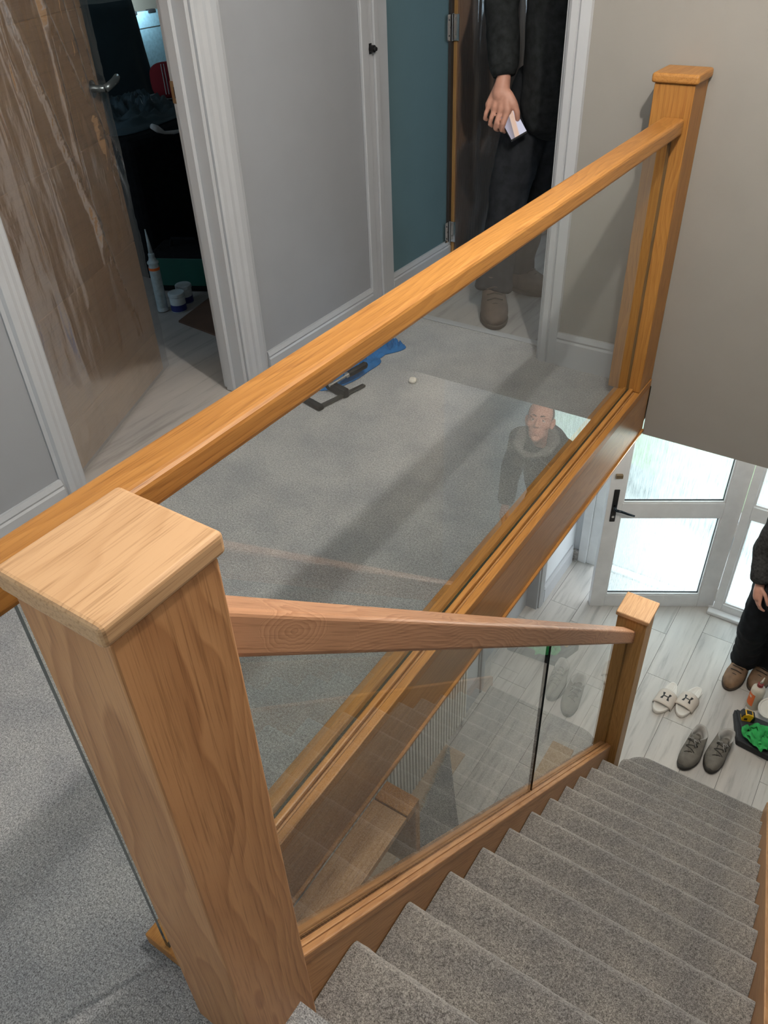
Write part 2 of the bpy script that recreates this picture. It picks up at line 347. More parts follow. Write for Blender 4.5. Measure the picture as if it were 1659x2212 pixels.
def loft(rings, cap=True):
    n = len(rings[0]); V = [tuple(p) for r in rings for p in r]; F = []
    for i in range(len(rings) - 1):
        for k in range(n):
            F.append((i * n + k, i * n + (k + 1) % n, (i + 1) * n + (k + 1) % n, (i + 1) * n + k))
    if cap:
        F.append(tuple(range(n - 1, -1, -1))); F.append(tuple((len(rings) - 1) * n + k for k in range(n)))
    return V, F
def ellipsoid(c, r, n=16, m=10):
    prof = []
    V, F = [], []
    for i in range(1, m):
        t = PI * i / m
        for k in range(n):
            a = 2 * PI * k / n
            V.append((c[0] + r[0] * math.sin(t) * math.cos(a), c[1] + r[1] * math.sin(t) * math.sin(a), c[2] - r[2] * math.cos(t)))
    for i in range(m - 2):
        for k in range(n):
            F.append((i * n + k, i * n + (k + 1) % n, (i + 1) * n + (k + 1) % n, (i + 1) * n + k))
    F.append(tuple(range(n - 1, -1, -1))); F.append(tuple((m - 2) * n + k for k in range(n)))
    return V, F
def rotv(g, mat, off=(0, 0, 0)):
    off = Vector(off)
    return [tuple(mat @ Vector(p) + off) for p in g[0]], g[1]

def obj(name, g, mat, parent=None, world=True, origin=None, smooth=False, bevel=0, kind=None, label=None, sub=0, seg=2):
    V, F = g
    V = [Vector(p) for p in V]
    if parent is not None and world:
        o_ = parent; base = Vector((0, 0, 0))
        while o_ is not None: base += Vector(o_.location); o_ = o_.parent
        V = [p - base for p in V]
    if origin is None:
        lo = Vector(tuple(min(p[i] for p in V) for i in range(3))); hi = Vector(tuple(max(p[i] for p in V) for i in range(3)))
        origin = Vector(((lo.x + hi.x) / 2, (lo.y + hi.y) / 2, lo.z))
    else: origin = Vector(origin)
    me = bpy.data.meshes.new(name); me.from_pydata([tuple(p - origin) for p in V], [], F)
    bm = bmesh.new(); bm.from_mesh(me); bmesh.ops.recalc_face_normals(bm, faces=bm.faces); bm.to_mesh(me); bm.free()
    for m in (mat if isinstance(mat, list) else [mat]): me.materials.append(m)
    if smooth: me.polygons.foreach_set('use_smooth', [True] * len(me.polygons))
    o = bpy.data.objects.new(name, me); COL.objects.link(o); o.location = origin
    if parent is not None: o.parent = parent
    if bevel:
        b = o.modifiers.new('bevel', 'BEVEL'); b.width = bevel; b.segments = seg; b.limit_method = 'ANGLE'; b.angle_limit = 0.6
    if sub:
        s = o.modifiers.new('sub', 'SUBSURF'); s.levels = sub; s.render_levels = sub
    if kind: o['kind'] = kind
    if label: o['label'] = label
    return o
def tag(o, label, cat, group=None):
    o['label'] = label; o['category'] = cat
    if group: o['group'] = group
    return o
def thing(name, label, cat, loc, rotz=0, group=None):
    o = bpy.data.objects.new(name, None); COL.objects.link(o); o.location = loc; o.rotation_euler = (0, 0, rotz)
    o.empty_display_size = 0.05
    return tag(o, label, cat, group)
def struct(name, g, mat, label=None, **kw):
    return obj(name, g, mat, kind='structure', label=label, **kw)
def structE(name, loc, rotz=0, label=None):
    o = bpy.data.objects.new(name, None); COL.objects.link(o); o.location = loc; o.rotation_euler = (0, 0, rotz); o['kind'] = 'structure'
    if label: o['label'] = label
    return o
def remesh(o, size, smooth=3):
    r = o.modifiers.new('rm', 'REMESH'); r.mode = 'VOXEL'; r.voxel_size = size; r.use_smooth_shade = True
    if smooth:
        s = o.modifiers.new('sm', 'SMOOTH'); s.factor = 0.5; s.iterations = smooth
    bpy.context.view_layer.update()
    dg = bpy.context.evaluated_depsgraph_get()
    me = bpy.data.meshes.new_from_object(o.evaluated_get(dg)); mats = list(o.data.materials)
    o.modifiers.clear(); old = o.data; o.data = me; bpy.data.meshes.remove(old)
    if not me.materials:
        for m in mats: me.materials.append(m)
    me.polygons.foreach_set('use_smooth', [True] * len(me.polygons))
    return o
def wrinkle(o, amp, scale, stretch=(1, 1, 1)):
    me = o.data
    for v in me.vertices:
        p = Vector((v.co.x * stretch[0], v.co.y * stretch[1], v.co.z * stretch[2])) * scale
        v.co += v.normal * (noise.noise(p) * amp + noise.noise(p * 2.3) * amp * 0.45)
    me.update()
def dup(root, loc, rotz, label, group=None):
    r = root.copy(); COL.objects.link(r); r.location = loc; r.rotation_euler = (0, 0, rotz); r['label'] = label
    if group: r['group'] = group
    for ch in list(root.children):
        c = ch.copy(); COL.objects.link(c); c.parent = r
        for g_ in ch.children:
            d = g_.copy(); COL.objects.link(d); d.parent = c
    return r

# ------------------------------------------------------------------ room shell, upper storey
XL = -1.27; YF = 0.04; CE = 2.40
o = struct('floor', prism([(XL - 0.03, -4.2), (1.0, -4.2), (1.0, -2.362), (0.03, -2.362), (0.03, YF + 0.13), (XL - 0.03, YF + 0.13)], 'z', -0.19, 0.0), carpet_landing,
           'mottled grey carpet of the upstairs landing', origin=(0, 0, 0))
struct('floor_left_room', bx(-4.3, XL - 0.03, -3.2, 2.6, -0.19, -0.004), room_floor, 'grey-beige floor of the left-hand bedroom')
struct('floor_far_room', bx(XL - 0.03, 1.05, YF + 0.13, 3.2, -0.19, -0.004), room_floor, 'pale floor of the room beyond the far doorway')
struct('ceiling', bx(-4.3, 1.2, -4.3, 3.3, CE, CE + 0.1), white_ceiling, 'white ceiling over landing and stairs')
DO0, DO1 = -1.56, -0.77
o = struct('wall_left', comb(bx(XL - 0.11, XL, -4.2, DO0, 0, CE), bx(XL - 0.11, XL, DO1, 0.26, 0, CE), bx(XL - 0.11, XL, DO0, DO1, 2.0, CE)), paint, 'pale grey landing wall with the bedroom doorway')
struct('wall_teal', bx(XL - 0.11, XL - 0.008, 0.26, 3.2, 0, CE), paint_teal, 'teal side wall inside the far room')
OX0, OX1 = XL + 0.015, -0.415
struct('wall_far', comb(bx(OX1 + 0.03, 0.05, YF, YF + 0.2, 0, CE), bx(OX0, OX1 + 0.03, YF, YF + 0.2, 2.0, CE)), paint_warm, 'grey wall beside the far doorway')
struct('wall_bulkhead', bx(0.05, 1.02, YF, YF + 0.2, -0.213, CE), paint_warm, 'plain warm grey wall dropping in front of the hall')
struct('wall_right', comb(bx(1.012, 1.12, -4.2, 0.30, FH, CE)), paint_warm, 'grey wall along the right side of the stairs')
struct('wall_back', comb(bx(-4.3, -0.8, -4.3, -4.2, 0, CE), bx(0.6, 1.12, -4.3, -4.2, 0, CE), bx(-0.8, 0.6, -4.3, -4.2, 0, 0.9), bx(-0.8, 0.6, -4.3, -4.2, 2.15, CE)), paint_dark)  # unseen wall, given dark paint to cut bounced light on the near newel
struct('wall_bedroom', comb(bx(-4.3, -4.2, -3.2, 2.6, 0, CE), bx(-4.3, XL - 0.11, 2.6, 2.7, 0, CE), bx(-4.3, XL - 0.11, -3.3, -3.2, 0, CE)), paint_beige)
struct('wall_far_room', comb(bx(XL - 0.11, 1.12, 3.2, 3.3, 0, CE), bx(1.05, 1.12, 0.30, 3.2, 0, CE)), paint_dark)
# skirting boards with a bead along the top
def skirt(name, x0, x1, y0, y1, z0, h, axis, mat=white, label=None, side=1):
    if axis == 'y':   # runs along y, face towards +x (side 1)
        t = x1 - x0
        poly = [(x0, z0), (x1, z0), (x1, z0 + h * 0.74), (x1 - t * 0.25, z0 + h * 0.80), (x1 - t * 0.1, z0 + h * 0.86), (x1 - t * 0.45, z0 + h), (x0, z0 + h)]
        return struct(name, prism(poly, 'y', y0, y1), mat, label)
    t = y1 - y0       # runs along x, face towards -y
    poly = [(y1, z0), (y0, z0), (y0, z0 + h * 0.74), (y0 + t * 0.25, z0 + h * 0.80), (y0 + t * 0.1, z0 + h * 0.86), (y0 + t * 0.45, z0 + h), (y1, z0 + h)]
    return struct(name, prism(poly, 'x', x0, x1), mat, label)
skirt('baseboard_left', XL, XL + 0.018, -0.64, 0.085, 0, 0.115, 'y', label='white skirting under the grey landing panel')
skirt('baseboard_left_near', XL, XL + 0.018, -4.2, -1.635, 0, 0.115, 'y', label='white skirting left of the film-wrapped door')
skirt('baseboard_far', -0.342, -0.085, YF - 0.018, YF, 0, 0.135, 'x', label='white skirting between far doorway and oak newel')
skirt('baseboard_teal', XL - 0.008, XL + 0.01, 0.27, 0.80, 0, 0.115, 'y', label='white skirting on the teal wall')
# door 1 (bedroom) casing
def arch_y(name, xf, y0, y1, z0, z1, label=None, flip=False):
    """moulded architrave lying on a wall facing +x"""
    w_ = y1 - y0
    prof = [(0, 0), (0, 0.006), (0.12, 0.010), (0.2, 0.019), (0.42, 0.021), (0.55, 0.017), (0.66, 0.018), (0.8, 0.014), (0.93, 0.014), (1, 0.010), (1, 0)]
    pts = [(xf + d, (y1 - u * w_) if flip else (y0 + u * w_)) for u, d in prof]
    return struct(name, prism(pts, 'z', z0, z1), white, label)
arch_y('trim_1', XL, -0.765, -0.642, 0, 2.07, 'white moulded architrave right of the bedroom doorway', flip=True)
arch_y('trim_2', XL, -1.636, -1.552, 0, 2.07, 'white moulded architrave left of the film-wrapped door')
struct('trim_3', bx(XL - 0.112, XL + 0.002, DO1 - 0.012, DO1 + 0.002, 0, 2.0), white, 'white door lining with latch plate')
struct('trim_4', bx(XL - 0.085, XL - 0.050, DO1 - 0.026, DO1 - 0.012, 0, 2.0), white, 'door stop bead on the bedroom door lining')
struct('trim_5', bx(XL - 0.112, XL + 0.002, DO0 - 0.002, DO0 + 0.012, 0, 2.0), white)
# far doorway casing: lining and bead on the left, architrave on the right
struct('trim_6', bx(XL, XL + 0.016, 0.085, 0.13, 0, 2.05), white, 'narrow white bead at the left of the far doorway', bevel=0.004)
struct('trim_7', bx(XL - 0.002, XL + 0.008, 0.13, 0.27, 0, 2.05), white, 'flat white lining with a dark latch hole')
struct('trim_8', bx(XL + 0.008, XL + 0.02, 0.165, 0.195, 0, 2.05), white, bevel=0.003)
xp = OX1
pts = [(xp, YF), (xp, YF - 0.014), (xp + 0.01, YF - 0.02), (xp + 0.03, YF - 0.018), (xp + 0.033, YF - 0.012), (xp + 0.04, YF - 0.018), (xp + 0.072, YF - 0.012), (xp + 0.075, YF)]
struct('trim_9', prism(pts, 'z', 0, 2.05), white, 'white architrave right of the far doorway')
struct('trim_10', bx(OX1 - 0.012, OX1 + 0.034, YF, YF + 0.2, 0, 2.0), white, 'white lining of the far doorway')
struct('trim_11', bx(XL + 0.012, OX1 - 0.012, YF + 0.10, YF + 0.135, 0.0005, 0.006), white, 'white threshold strip under the far doorway', bevel=0.002)
lk = thing('latch_keep', 'small black latch plate on the white lining of the far doorway', 'latch', (XL + 0.009, 0.148, 1.048))
obj('plate', bx(-0.0005, 0.0025, -0.008, 0.008, -0.018, 0.018), black_metal, lk, world=False, bevel=0.001)
obj('bolt', comb(tube([(0.0025, 0, 0), (0.02, 0, 0)], 0.013, 12), tube([(0.02, 0, 0), (0.03, 0, 0)], 0.007, 10)), black_metal, lk, world=False)
lk2 = thing('strike_plate', 'aged brass strike plate on the bedroom door lining', 'latch', (XL - 0.10, DO1 - 0.0125, 1.045))
obj('plate', bx(-0.014, 0.03, -0.002, 0.0, -0.032, 0.032), brass, lk2, world=False, bevel=0.001)
obj('keep_hole', bx(0.0, 0.018, -0.0028, -0.0005, -0.016, 0.016), black_metal, lk2, world=False)
# window added out of view behind the camera, to go with the cool fill
wn = structE('added_window_1', (-0.1, -4.25, 0.9))
obj('window_frame', comb(bx(-0.7, -0.65, -0.03, 0.03, 0, 1.25), bx(0.65, 0.7, -0.03, 0.03, 0, 1.25), bx(-0.65, 0.65, -0.03, 0.03, 0, 0.05), bx(-0.65, 0.65, -0.03, 0.03, 1.2, 1.25), bx(-0.025, 0.025, -0.03, 0.03, 0.05, 1.2)), upvc, wn, world=False)
obj('pane', bx(-0.65, 0.65, -0.004, 0.004, 0.05, 1.2), glass_pane, wn, world=False)

# ------------------------------------------------------------------ lower storey shell
fl = struct('floor_hall', bx(-0.85, 1.7, -2.45, 1.95, FH - 0.1, FH - 0.004), grout, 'pale grey wood-look planks of the hall floor')
meshes = {}
row = 0; x = 0.1285 - 0.203 * 5
offs = [0.15, -0.42, 0.30, -0.1, 0.52, -0.24, 0.665 - 1.2, 1.5 - 1.2 - 0.84 + 0.0, 0.2, -0.33, 0.4, 0.05, -0.5]
while x < 1.6:
    x1 = min(x + 0.2005, 1.62); y = -2.44 - 0.84 + (0.96 if row == 5 else 0.665 if row in (6,) else offs[row % len(offs)]) % 0.84
    while y < 1.9:
        y0, y1 = max(y, -2.44), min(y + 0.8375, 1.9)
        if y1 - y0 > 0.02:
            key = (round(x1 - x, 4), round(y1 - y0, 4))
            if key in meshes:
                p = bpy.data.objects.new('plank', meshes[key]); COL.objects.link(p); p.parent = fl
            else:
                p = obj('plank', bx(x, x1, y0, y1, FH - 0.0045, FH), plank_m, fl); meshes[key] = p.data
            p.location = Vector(((x + x1) / 2, (y0 + y1) / 2, FH - 0.0045)) - fl.location
        y += 0.84
    x += 0.203; row += 1
YH = 1.85
struct('ceiling_hall', bx(-0.85, 1.7, YF + 0.2, 1.95, -0.213, -0.19), white_ceiling)
HX = -0.735
struct('wall_hall_left', comb(bx(HX - 0.1, HX, -2.45, 0.37, FH, -0.19), bx(HX - 0.1, HX, 1.22, 1.87, FH, -0.19), bx(HX - 0.1, HX, 0.37, 1.22, FH + 2.0, -0.19)), paint_hall, 'pale wall under the landing')
struct('wall_hall_right', bx(1.15, 1.25, 0.30, 1.95, FH, -0.19), paint)
struct('wall_hall_return', bx(1.12, 1.25, 0.22, 0.30, FH, -0.19), paint)
struct('wall_hall_back', bx(-0.85, 1.05, -2.5, -2.45, FH, -0.19), paint_hall)
struct('wall_front', comb(bx(-0.85, -0.69, YH, YH + 0.1, FH, -0.19), bx(-0.69, 1.7, YH, YH + 0.1, FH + 2.12, -0.19), bx(1.32, 1.7, YH, YH + 0.1, FH, FH + 2.12)), paint_hall, 'pale front wall around the entrance door')
skirt('baseboard_hall', HX, HX + 0.018, 1.285, 1.80, FH, 0.165, 'y', label='tall white skirting near the entrance door')
skirt('baseboard_hall_inner', HX, HX + 0.018, -2.4, 0.30, FH, 0.165, 'y')
arch_y('trim_12', HX, 1.21, 1.285, FH, FH + 2.05, 'white architrave of the hall side doorway', flip=True)
arch_y('trim_13', HX, 0.30, 0.375, FH, FH + 2.05, 'white architrave next to the radiator')
struct('trim_14', comb(bx(HX - 0.1, HX + 0.002, 1.19, 1.222, FH, FH + 2.0), bx(HX - 0.1, HX + 0.002, 0.368, 0.395, FH, FH + 2.0)), white)
d4 = structE('door_4', (HX - 0.075, 0.395, FH + 0.005), 0, 'white side door set back in the hall wall')
obj('leaf', bx(-0.035, 0.0, 0.003, 0.79, 0, 1.98), white, d4, world=False, bevel=0.002)
for (z0, z1) in ((0.2, 0.85), (1.0, 1.85)):
    obj('panel', comb(bx(0.0, 0.006, 0.12, 0.67, z0, z0 + 0.02), bx(0.0, 0.006, 0.12, 0.67, z1 - 0.02, z1), bx(0.0, 0.006, 0.12, 0.14, z0 + 0.02, z1 - 0.02), bx(0.0, 0.006, 0.65, 0.67, z0 + 0.02, z1 - 0.02)), white, d4, world=False)
# entrance: outer frame, side light, door left ajar
ef = structE('window_2', (0.0, YH, FH), 0, 'white frame and side light of the entrance')
def fr(*a): return bx(*a)
obj('frame', comb(fr(-0.69, -0.625, -0.015, 0.07, 0, 2.12), fr(-0.555 - 0.07, -0.555, 0.0, 0.07, 0, 2.12), fr(0.325, 0.38, -0.02, 0.07, 0, 2.12), fr(1.25, 1.32, -0.02, 0.07, 0, 2.12),
    fr(-0.555, 0.325, 0, 0.07, 2.05, 2.12), fr(0.38, 1.25, -0.02, 0.07, 2.05, 2.12), fr(0.38, 1.25, -0.02, 0.07, 0.0, 0.085), fr(0.38, 1.25, -0.02, 0.07, 0.84, 0.945), fr(-0.555, 0.325, 0.0, 0.07, 0, 0.012)), upvc, ef, world=False, bevel=0.004)
obj('bead', comb(fr(0.38, 0.392, -0.008, 0.03, 0.085, 0.84), fr(0.38, 0.392, -0.008, 0.03, 0.945, 2.05), fr(0.392, 1.25, -0.008, 0.03, 0.085, 0.097), fr(0.392, 1.25, -0.008, 0.03, 0.945, 0.957)), upvc, ef, world=False)
obj('sill', bx(0.30, 1.32, -0.075, -0.02, 0.0, 0.03), upvc, ef, world=False, bevel=0.008)
obj('pane', bx(0.392, 1.25, 0.008, 0.014, 0.097, 0.84), frosted, ef, world=False)
obj('pane', bx(0.392, 1.25, 0.008, 0.014, 0.957, 2.05), frosted, ef, world=False)
obj('skirting_end', bx(-0.735, -0.69, -0.03, -0.006, 0, 0.1), plain('worn_skirting', (0.35, 0.33, 0.31), 0.8, var=0.5, var_scale=60), ef, world=False)
dv = Vector((0.34 + 0.4239, 1.88 - 1.4231, 0)); dvn = dv.normalized()
fd = structE('door_3', (-0.4239, 1.4231, FH), math.atan2(dv.y, dv.x), 'white half-open entrance door with two obscured panes')
DW = 0.868
def frame_poly(x0, x1, z0, z1, t, y0, y1):
    return None
obj('door_frame', comb(bx(0, 0.098, 0, 0.06, 0.0, 2.02), bx(0.752, DW, 0, 0.06, 0, 2.02), bx(0.098, 0.752, 0, 0.06, 0, 0.11), bx(0.098, 0.752, 0, 0.06, 0.81, 0.925), bx(0.098, 0.752, 0, 0.06, 1.90, 2.02)), upvc, fd, world=False, bevel=0.003)
obj('bead', comb(*[q for z0, z1 in ((0.11, 0.81), (0.925, 1.90)) for q in (bx(0.098, 0.109, 0.004, 0.03, z0, z1), bx(0.741, 0.752, 0.004, 0.03, z0, z1), bx(0.109, 0.741, 0.004, 0.03, z0, z0 + 0.011), bx(0.109, 0.741, 0.004, 0.03, z1 - 0.011, z1))]), upvc, fd, world=False, bevel=0.003)
obj('gasket', comb(*[q for z0, z1 in ((0.121, 0.799), (0.936, 1.889)) for q in (bx(0.109, 0.112, 0.018, 0.03, z0, z1), bx(0.738, 0.741, 0.018, 0.03, z0, z1), bx(0.112, 0.738, 0.018, 0.03, z0, z0 + 0.003), bx(0.112, 0.738, 0.018, 0.03, z1 - 0.003, z1))]), gasket, fd, world=False)
for z0, z1 in ((0.118, 0.802), (0.933, 1.893)):
    obj('pane', bx(0.105, 0.745, 0.031, 0.037, z0, z1), frosted, fd, world=False)
pl = obj('handle_plate', bx(0.033, 0.068, -0.008, 0.0, 0.78, 1.04), black_metal, fd, world=False, bevel=0.004, label='black iron lever handle')
obj('lever', comb(tube([(0.05, -0.008, 0.91), (0.05, -0.045, 0.905)], 0.010, 10), tube([(0.05, -0.048, 0.905), (0.09, -0.05, 0.895), (0.135, -0.05, 0.875), (0.175, -0.052, 0.862)], [0.010, 0.009, 0.008, 0.007], 10)), plain('blue_black_iron', (0.02, 0.03, 0.04), 0.25, 0.6), pl, smooth=True, world=False)
bpy.data.objects[-1] if False else None
lv = pl.children[0]; lv.location = Vector(lv.location) - Vector(pl.location)
e = obj('key_cylinder', tube([(0.05, -0.013, 0.825), (0.05, -0.004, 0.825)], 0.009, 12), chrome, pl, world=False); e.location = Vector(e.location) - Vector(pl.location)
obj('night_latch', bx(0.024, 0.068, -0.022, 0.0, 1.135, 1.162), brass, fd, world=False, bevel=0.003, label='brass night latch')
for z in (0.66, 0.08):
    obj('hinge', tube([(0.872, -0.012, z), (0.872, -0.012, z + 0.1)], 0.013, 12), upvc, fd, world=False)
# outside: paving, low kerb, hedge
struct('ground', bx(-3, 5, 1.96, 9, FH - 0.12, FH - 0.05), paving, 'pale paving outside')
struct('lawn', bx(-3, 5, 3.15, 9, FH - 0.05, FH - 0.03), plain('lawn_grass', (0.22, 0.33, 0.17), 0.95, bump_s=0.8, bump_scale=40, var=0.3, var_scale=5), 'green lawn beyond the paving')
kb = struct('kerb', rotv(bx(-2.5, 2.5, -0.1, 0.1, 0, 0.12), Matrix.Rotation(-0.35, 3, 'Z'), (0.2, 2.75, FH - 0.05)), kerb_m, 'low grey kerb outside the door')
hv, hf = ellipsoid((0, 0, 0), (1, 1, 1), 48, 26)
hv = [tuple(Vector(p) * (1 + 0.16 * noise.noise(Vector(p) * 4) + 0.08 * noise.noise(Vector(p) * 9))) for p in hv]
hg = obj('hedge', ([(p[0] * 3.0 + 0.2, p[1] * 0.5 + 7.0, p[2] * 0.75 + FH + 0.62) for p in hv], hf), leaf_m, smooth=True)
tag(hg, 'green clipped hedge outside behind the obscured glass', 'hedge')

# ------------------------------------------------------------------ stairs
ST = thing('staircase', 'straight flight of stairs carpeted in grey pile between oak string boards', 'staircase', (0.6, -1.1, FH))
def Yk(k): return -2.36 + 0.2025 * k
def Zk(k): return -0.184 * k
def step_prof(k):
    y, z = Yk(k), Zk(k); r = 0.027
    P = [(Yk(k - 1) - 0.05, z)]
    for a in (90, 70, 50, 30, 10, -10, -30, -50, -70, -90):
        P.append((y - r + r * math.cos(math.radians(a)), z - r + r * math.sin(math.radians(a))))
    P += [(y - r - 0.016, z - 2 * r - 0.014), (y - r - 0.02, z - 0.184), (y - r - 0.024, z - 0.21), (Yk(k - 1) - 0.05, z - 0.21)]
    return P
def fuzzy(P, x0, x1, n=60):
    rings = []
    for i in range(n + 1):
        x = x0 + (x1 - x0) * i / n
        ring = []
        for j, (yy, zz) in enumerate(P):
            am = 0.0022 if j < len(P) - 2 else 0
            ring.append((x, yy + am * noise.noise(Vector((x * 40, j * 1.7, zz * 9))), zz + am * noise.noise(Vector((x * 40, j * 1.7 + 50, yy * 9)))))
        rings.append(ring)
    return loft(rings)
for k in range(1, 12):
    obj('step', fuzzy(step_prof(k), 0.2105, 0.988), carpet_stair, ST, smooth=False)
for k in (12, 13):
    xa = 0.268 if k == 12 else 0.262; yb, yf = Yk(k - 1) - 0.02, Yk(k); R_ = 0.035 if k == 12 else 0.12
    plan = [(0.988, yb), (0.988, yf)]
    cx_, cy_ = xa + R_, yf - R_
    plan += [(cx_ + R_ * math.cos(math.radians(a)), cy_ + R_ * math.sin(math.radians(a))) for a in range(90, 181, 10)]
    plan += [(xa, yb)]
    z1 = Zk(k); rr = []
    ce = Vector(((0.988 + xa) / 2, (yb + yf) / 2))
    for dz, ins in ((-0.18, 0.02), (-0.05, 0.02), (-0.034, 0.004), (-0.017, 0.0), (-0.006, 0.004), (0.0, 0.014)):
        ring = []
        for (px_, py_) in plan:
            px2 = px_ + (ins if px_ < 0.7 else 0); py2 = py_ - (ins if py_ > yb + 0.01 else 0); ring.append((px2, py2, z1 + dz))
        rr.append(ring)
    obj('step', loft(rr), carpet_stair, ST, smooth=False)
SY0, SY1 = -2.332, -0.01
def Tb(y): return -2.067 - 0.9086 * (y + 0.01)          # top of the stair base rail
def yzpar(top, thick, y0=SY0, y1=SY1): return [(y0, top(y0)), (y1, top(y1)), (y1, top(y1) - thick), (y0, top(y0) - thick)]
obj('string_board', prism([(SY0, Tb(SY0) - 0.031), (SY1, Tb(SY1) - 0.031), (SY1, FH), (SY1 - 0.25, FH), (SY0, Tb(SY0) - 0.33)], 'x', 0.15, 0.2085), oak_sbase, ST)
def Tw(y): return Tb(y) + 0.0
obj('string_board', prism([(-2.36, Tw(-2.36)), (0.30, Tw(0.30)), (0.30, FH), (0.0, FH), (-2.36, Tw(-2.36) - 0.36)], 'x', 0.989, 1.011), oak_sbase, ST, bevel=0.003)

SB = thing('stair_balustrade', 'sloping oak handrail and clear glass panels down the open side of the stairs', 'balustrade', (0.176, -1.1, -1.2))
def Tr(y): return -1.208 - 0.9115 * (y + 0.01)          # top of the stair handrail
obj('handrail', prism(yzpar(Tr, 0.083), 'x', 0.145, 0.2065), oak_srail, SB, bevel=0.008, seg=3, label='pinkish oak handrail with a knot near its top end')
br = obj('base_rail', prism(yzpar(Tb, 0.033), 'x', 0.143, 0.2105), oak_sbase, SB, bevel=0.004)
obj('glazing_bead', prism(yzpar(lambda y: Tb(y) + 0.010, 0.012), 'x', 0.1515, 0.1705), oak_sbase, SB, bevel=0.003)
obj('glazing_bead', prism(yzpar(lambda y: Tb(y) + 0.006, 0.008), 'x', 0.1835, 0.1955), oak_sbase, SB, bevel=0.002)
def glass_prism(name, poly, x0, x1, parent, edge):
    o = obj(name, prism(poly, 'x', x0, x1), [glass_pane, edge], parent)
    for p in o.data.polygons:
        if abs(p.normal.x) < 0.5: p.material_index = 1
    return o
for y0, y1 in ((SY0 + 0.002, -1.118), (-1.098, SY1 - 0.001)):
    glass_prism('glass_panel', [(y0, Tb(y0)), (y1, Tb(y1)), (y1, Tr(y1) - 0.083), (y0, Tr(y0) - 0.083)], 0.172, 0.181, SB, glass_joint)

# newel posts
def newel(label, x0, x1, y0, y1, z0, z1, cap, mat, capmat, capb=0.006, over=None):
    t = thing('newel_post', label, 'newel post', ((x0 + x1) / 2, (y0 + y1) / 2, z0))
    obj('post', bx(x0, x1, y0, y1, z0, z1), mat, t, bevel=0.003)
    c0 = cap
    obj('cap', comb(bx(c0[0], c0[1], c0[2], c0[3], z1 + 0.001, c0[4])), capmat, t, bevel=capb, seg=3)
    return t
newel('large pale oak newel post at the top of the stairs, closest to the viewer', 0.1085, 0.2455, -2.471, -2.332, -0.19, 1.000, (0.0985, 0.2495, -2.478, -2.322, 1.029), oak_post, oak_cap)
newel('oak newel post at the foot of the stairs beside the carpeted bottom step', 0.1085, 0.2455, -0.01, 0.127, FH, -1.148, (0.0995, 0.2545, -0.019, 0.136, -1.122), oak_post_low, oak_cap)
newel('honey oak half newel fixed to the grey wall at the landing end', -0.074, 0.046, -0.10, YF - 0.001, 0.036, 1.045, (-0.083, 0.056, -0.11, YF - 0.001, 1.073), oak_post_far, oak_rail, capb=0.008)

# landing balustrade
LB = thing('landing_balustrade', 'long level oak handrail over one clear glass sheet along the landing edge', 'balustrade', (0, -1.2, 0.0))
obj('handrail', comb(bx(-0.034, 0.034, -2.471, -0.101, 0.912, 0.958)), oak_rail, LB, bevel=0.010, seg=3)
obj('base_rail', bx(-0.053, 0.048, -2.437, -0.0995 + 0.138, 0.001, 0.034), oak_rail, LB, bevel=0.003)
obj('glazing_bead', bx(0.0068, 0.0225, -2.40, -0.101, 0.0342, 0.049), oak_rail, LB, bevel=0.004)
obj('glazing_bead', bx(-0.024, -0.0068, -2.40, -0.101, 0.0342, 0.049), oak_rail, LB, bevel=0.004)
obj('glazing_bead', bx(0.0245, 0.0285, -2.40, -0.101, 0.0342, 0.037), oak_fascia, LB)
glass_prism('glass_panel', [(-2.43, 0.036), (-0.1015, 0.036), (-0.1015, 0.911), (-2.43, 0.911)], -0.005, 0.005, LB, glass_edge)
struct('trim_15', bx(0.031, 0.0465, -2.33, YF - 0.001, -0.188, 0.0), oak_fascia, 'oak fascia board closing the landing edge')
struct('trim_16', bx(0.028, 0.054, -2.33, YF - 0.001, -0.2, -0.1885), oak_rail, 'thin oak bead under the landing fascia', bevel=0.003)
BX = thing('oak_boxing', 'oak boxing between the landing fascia and the stair string, below the near newel', 'panelling', (0.1, -2.07, -0.36))
oak_box = oak('oak_boxing_mat', (0.46, 0.27, 0.125), (0.33, 0.175, 0.075), 'y', centre=(0.02, 0.02), ring=60)
obj('top_panel', bx(0.055, 0.1485, -2.33, -1.870, -0.222, -0.202), oak_box, BX)
obj('end_band', bx(0.055, 0.1485, -1.866, -1.812, -0.228, -0.200), oak_post_far, BX, bevel=0.002)
obj('front_panel', bx(0.055, 0.1485, -1.830, -1.812, -0.50, -0.229), oak_box, BX)

# ------------------------------------------------------------------ hall contents
RD = thing('radiator', 'white ribbed panel radiator low on the wall under the landing', 'radiator', (-0.69, -0.72, FH))
obj('panel', bx(-0.70, -0.672, -1.48, 0.04, FH + 0.11, FH + 0.69), rad_white, RD, bevel=0.006)
rib = None
for i in range(49):
    y = -1.455 + i * 0.0305
    if rib is None:
        rib = obj('rib', bx(-0.672, -0.662, y - 0.009, y + 0.009, FH + 0.125, FH + 0.67), rad_white, RD, bevel=0.004)
    else:
        c = rib.copy(); COL.objects.link(c); c.location.y += i * 0.0305
obj('top_grille', bx(-0.715, -0.66, -1.48, 0.04, FH + 0.69, FH + 0.70), rad_white, RD)
for yy in (-1.2, -0.2): obj('bracket', bx(-0.734, -0.70, yy, yy + 0.03, FH + 0.2, FH + 0.6), rad_white, RD)
for yy in (0.02, -1.45): obj('pipe', tube([(-0.69, yy, FH + 0.002), (-0.69, yy, FH + 0.12)], 0.009, 10), chrome, RD)
tag(obj('timber_strip', bx(-0.715, -0.57, -1.35, -0.150, FH + 0.0005, FH + 0.013), beige_strip), 'beige timber strip on the hall floor below the radiator', 'timber')
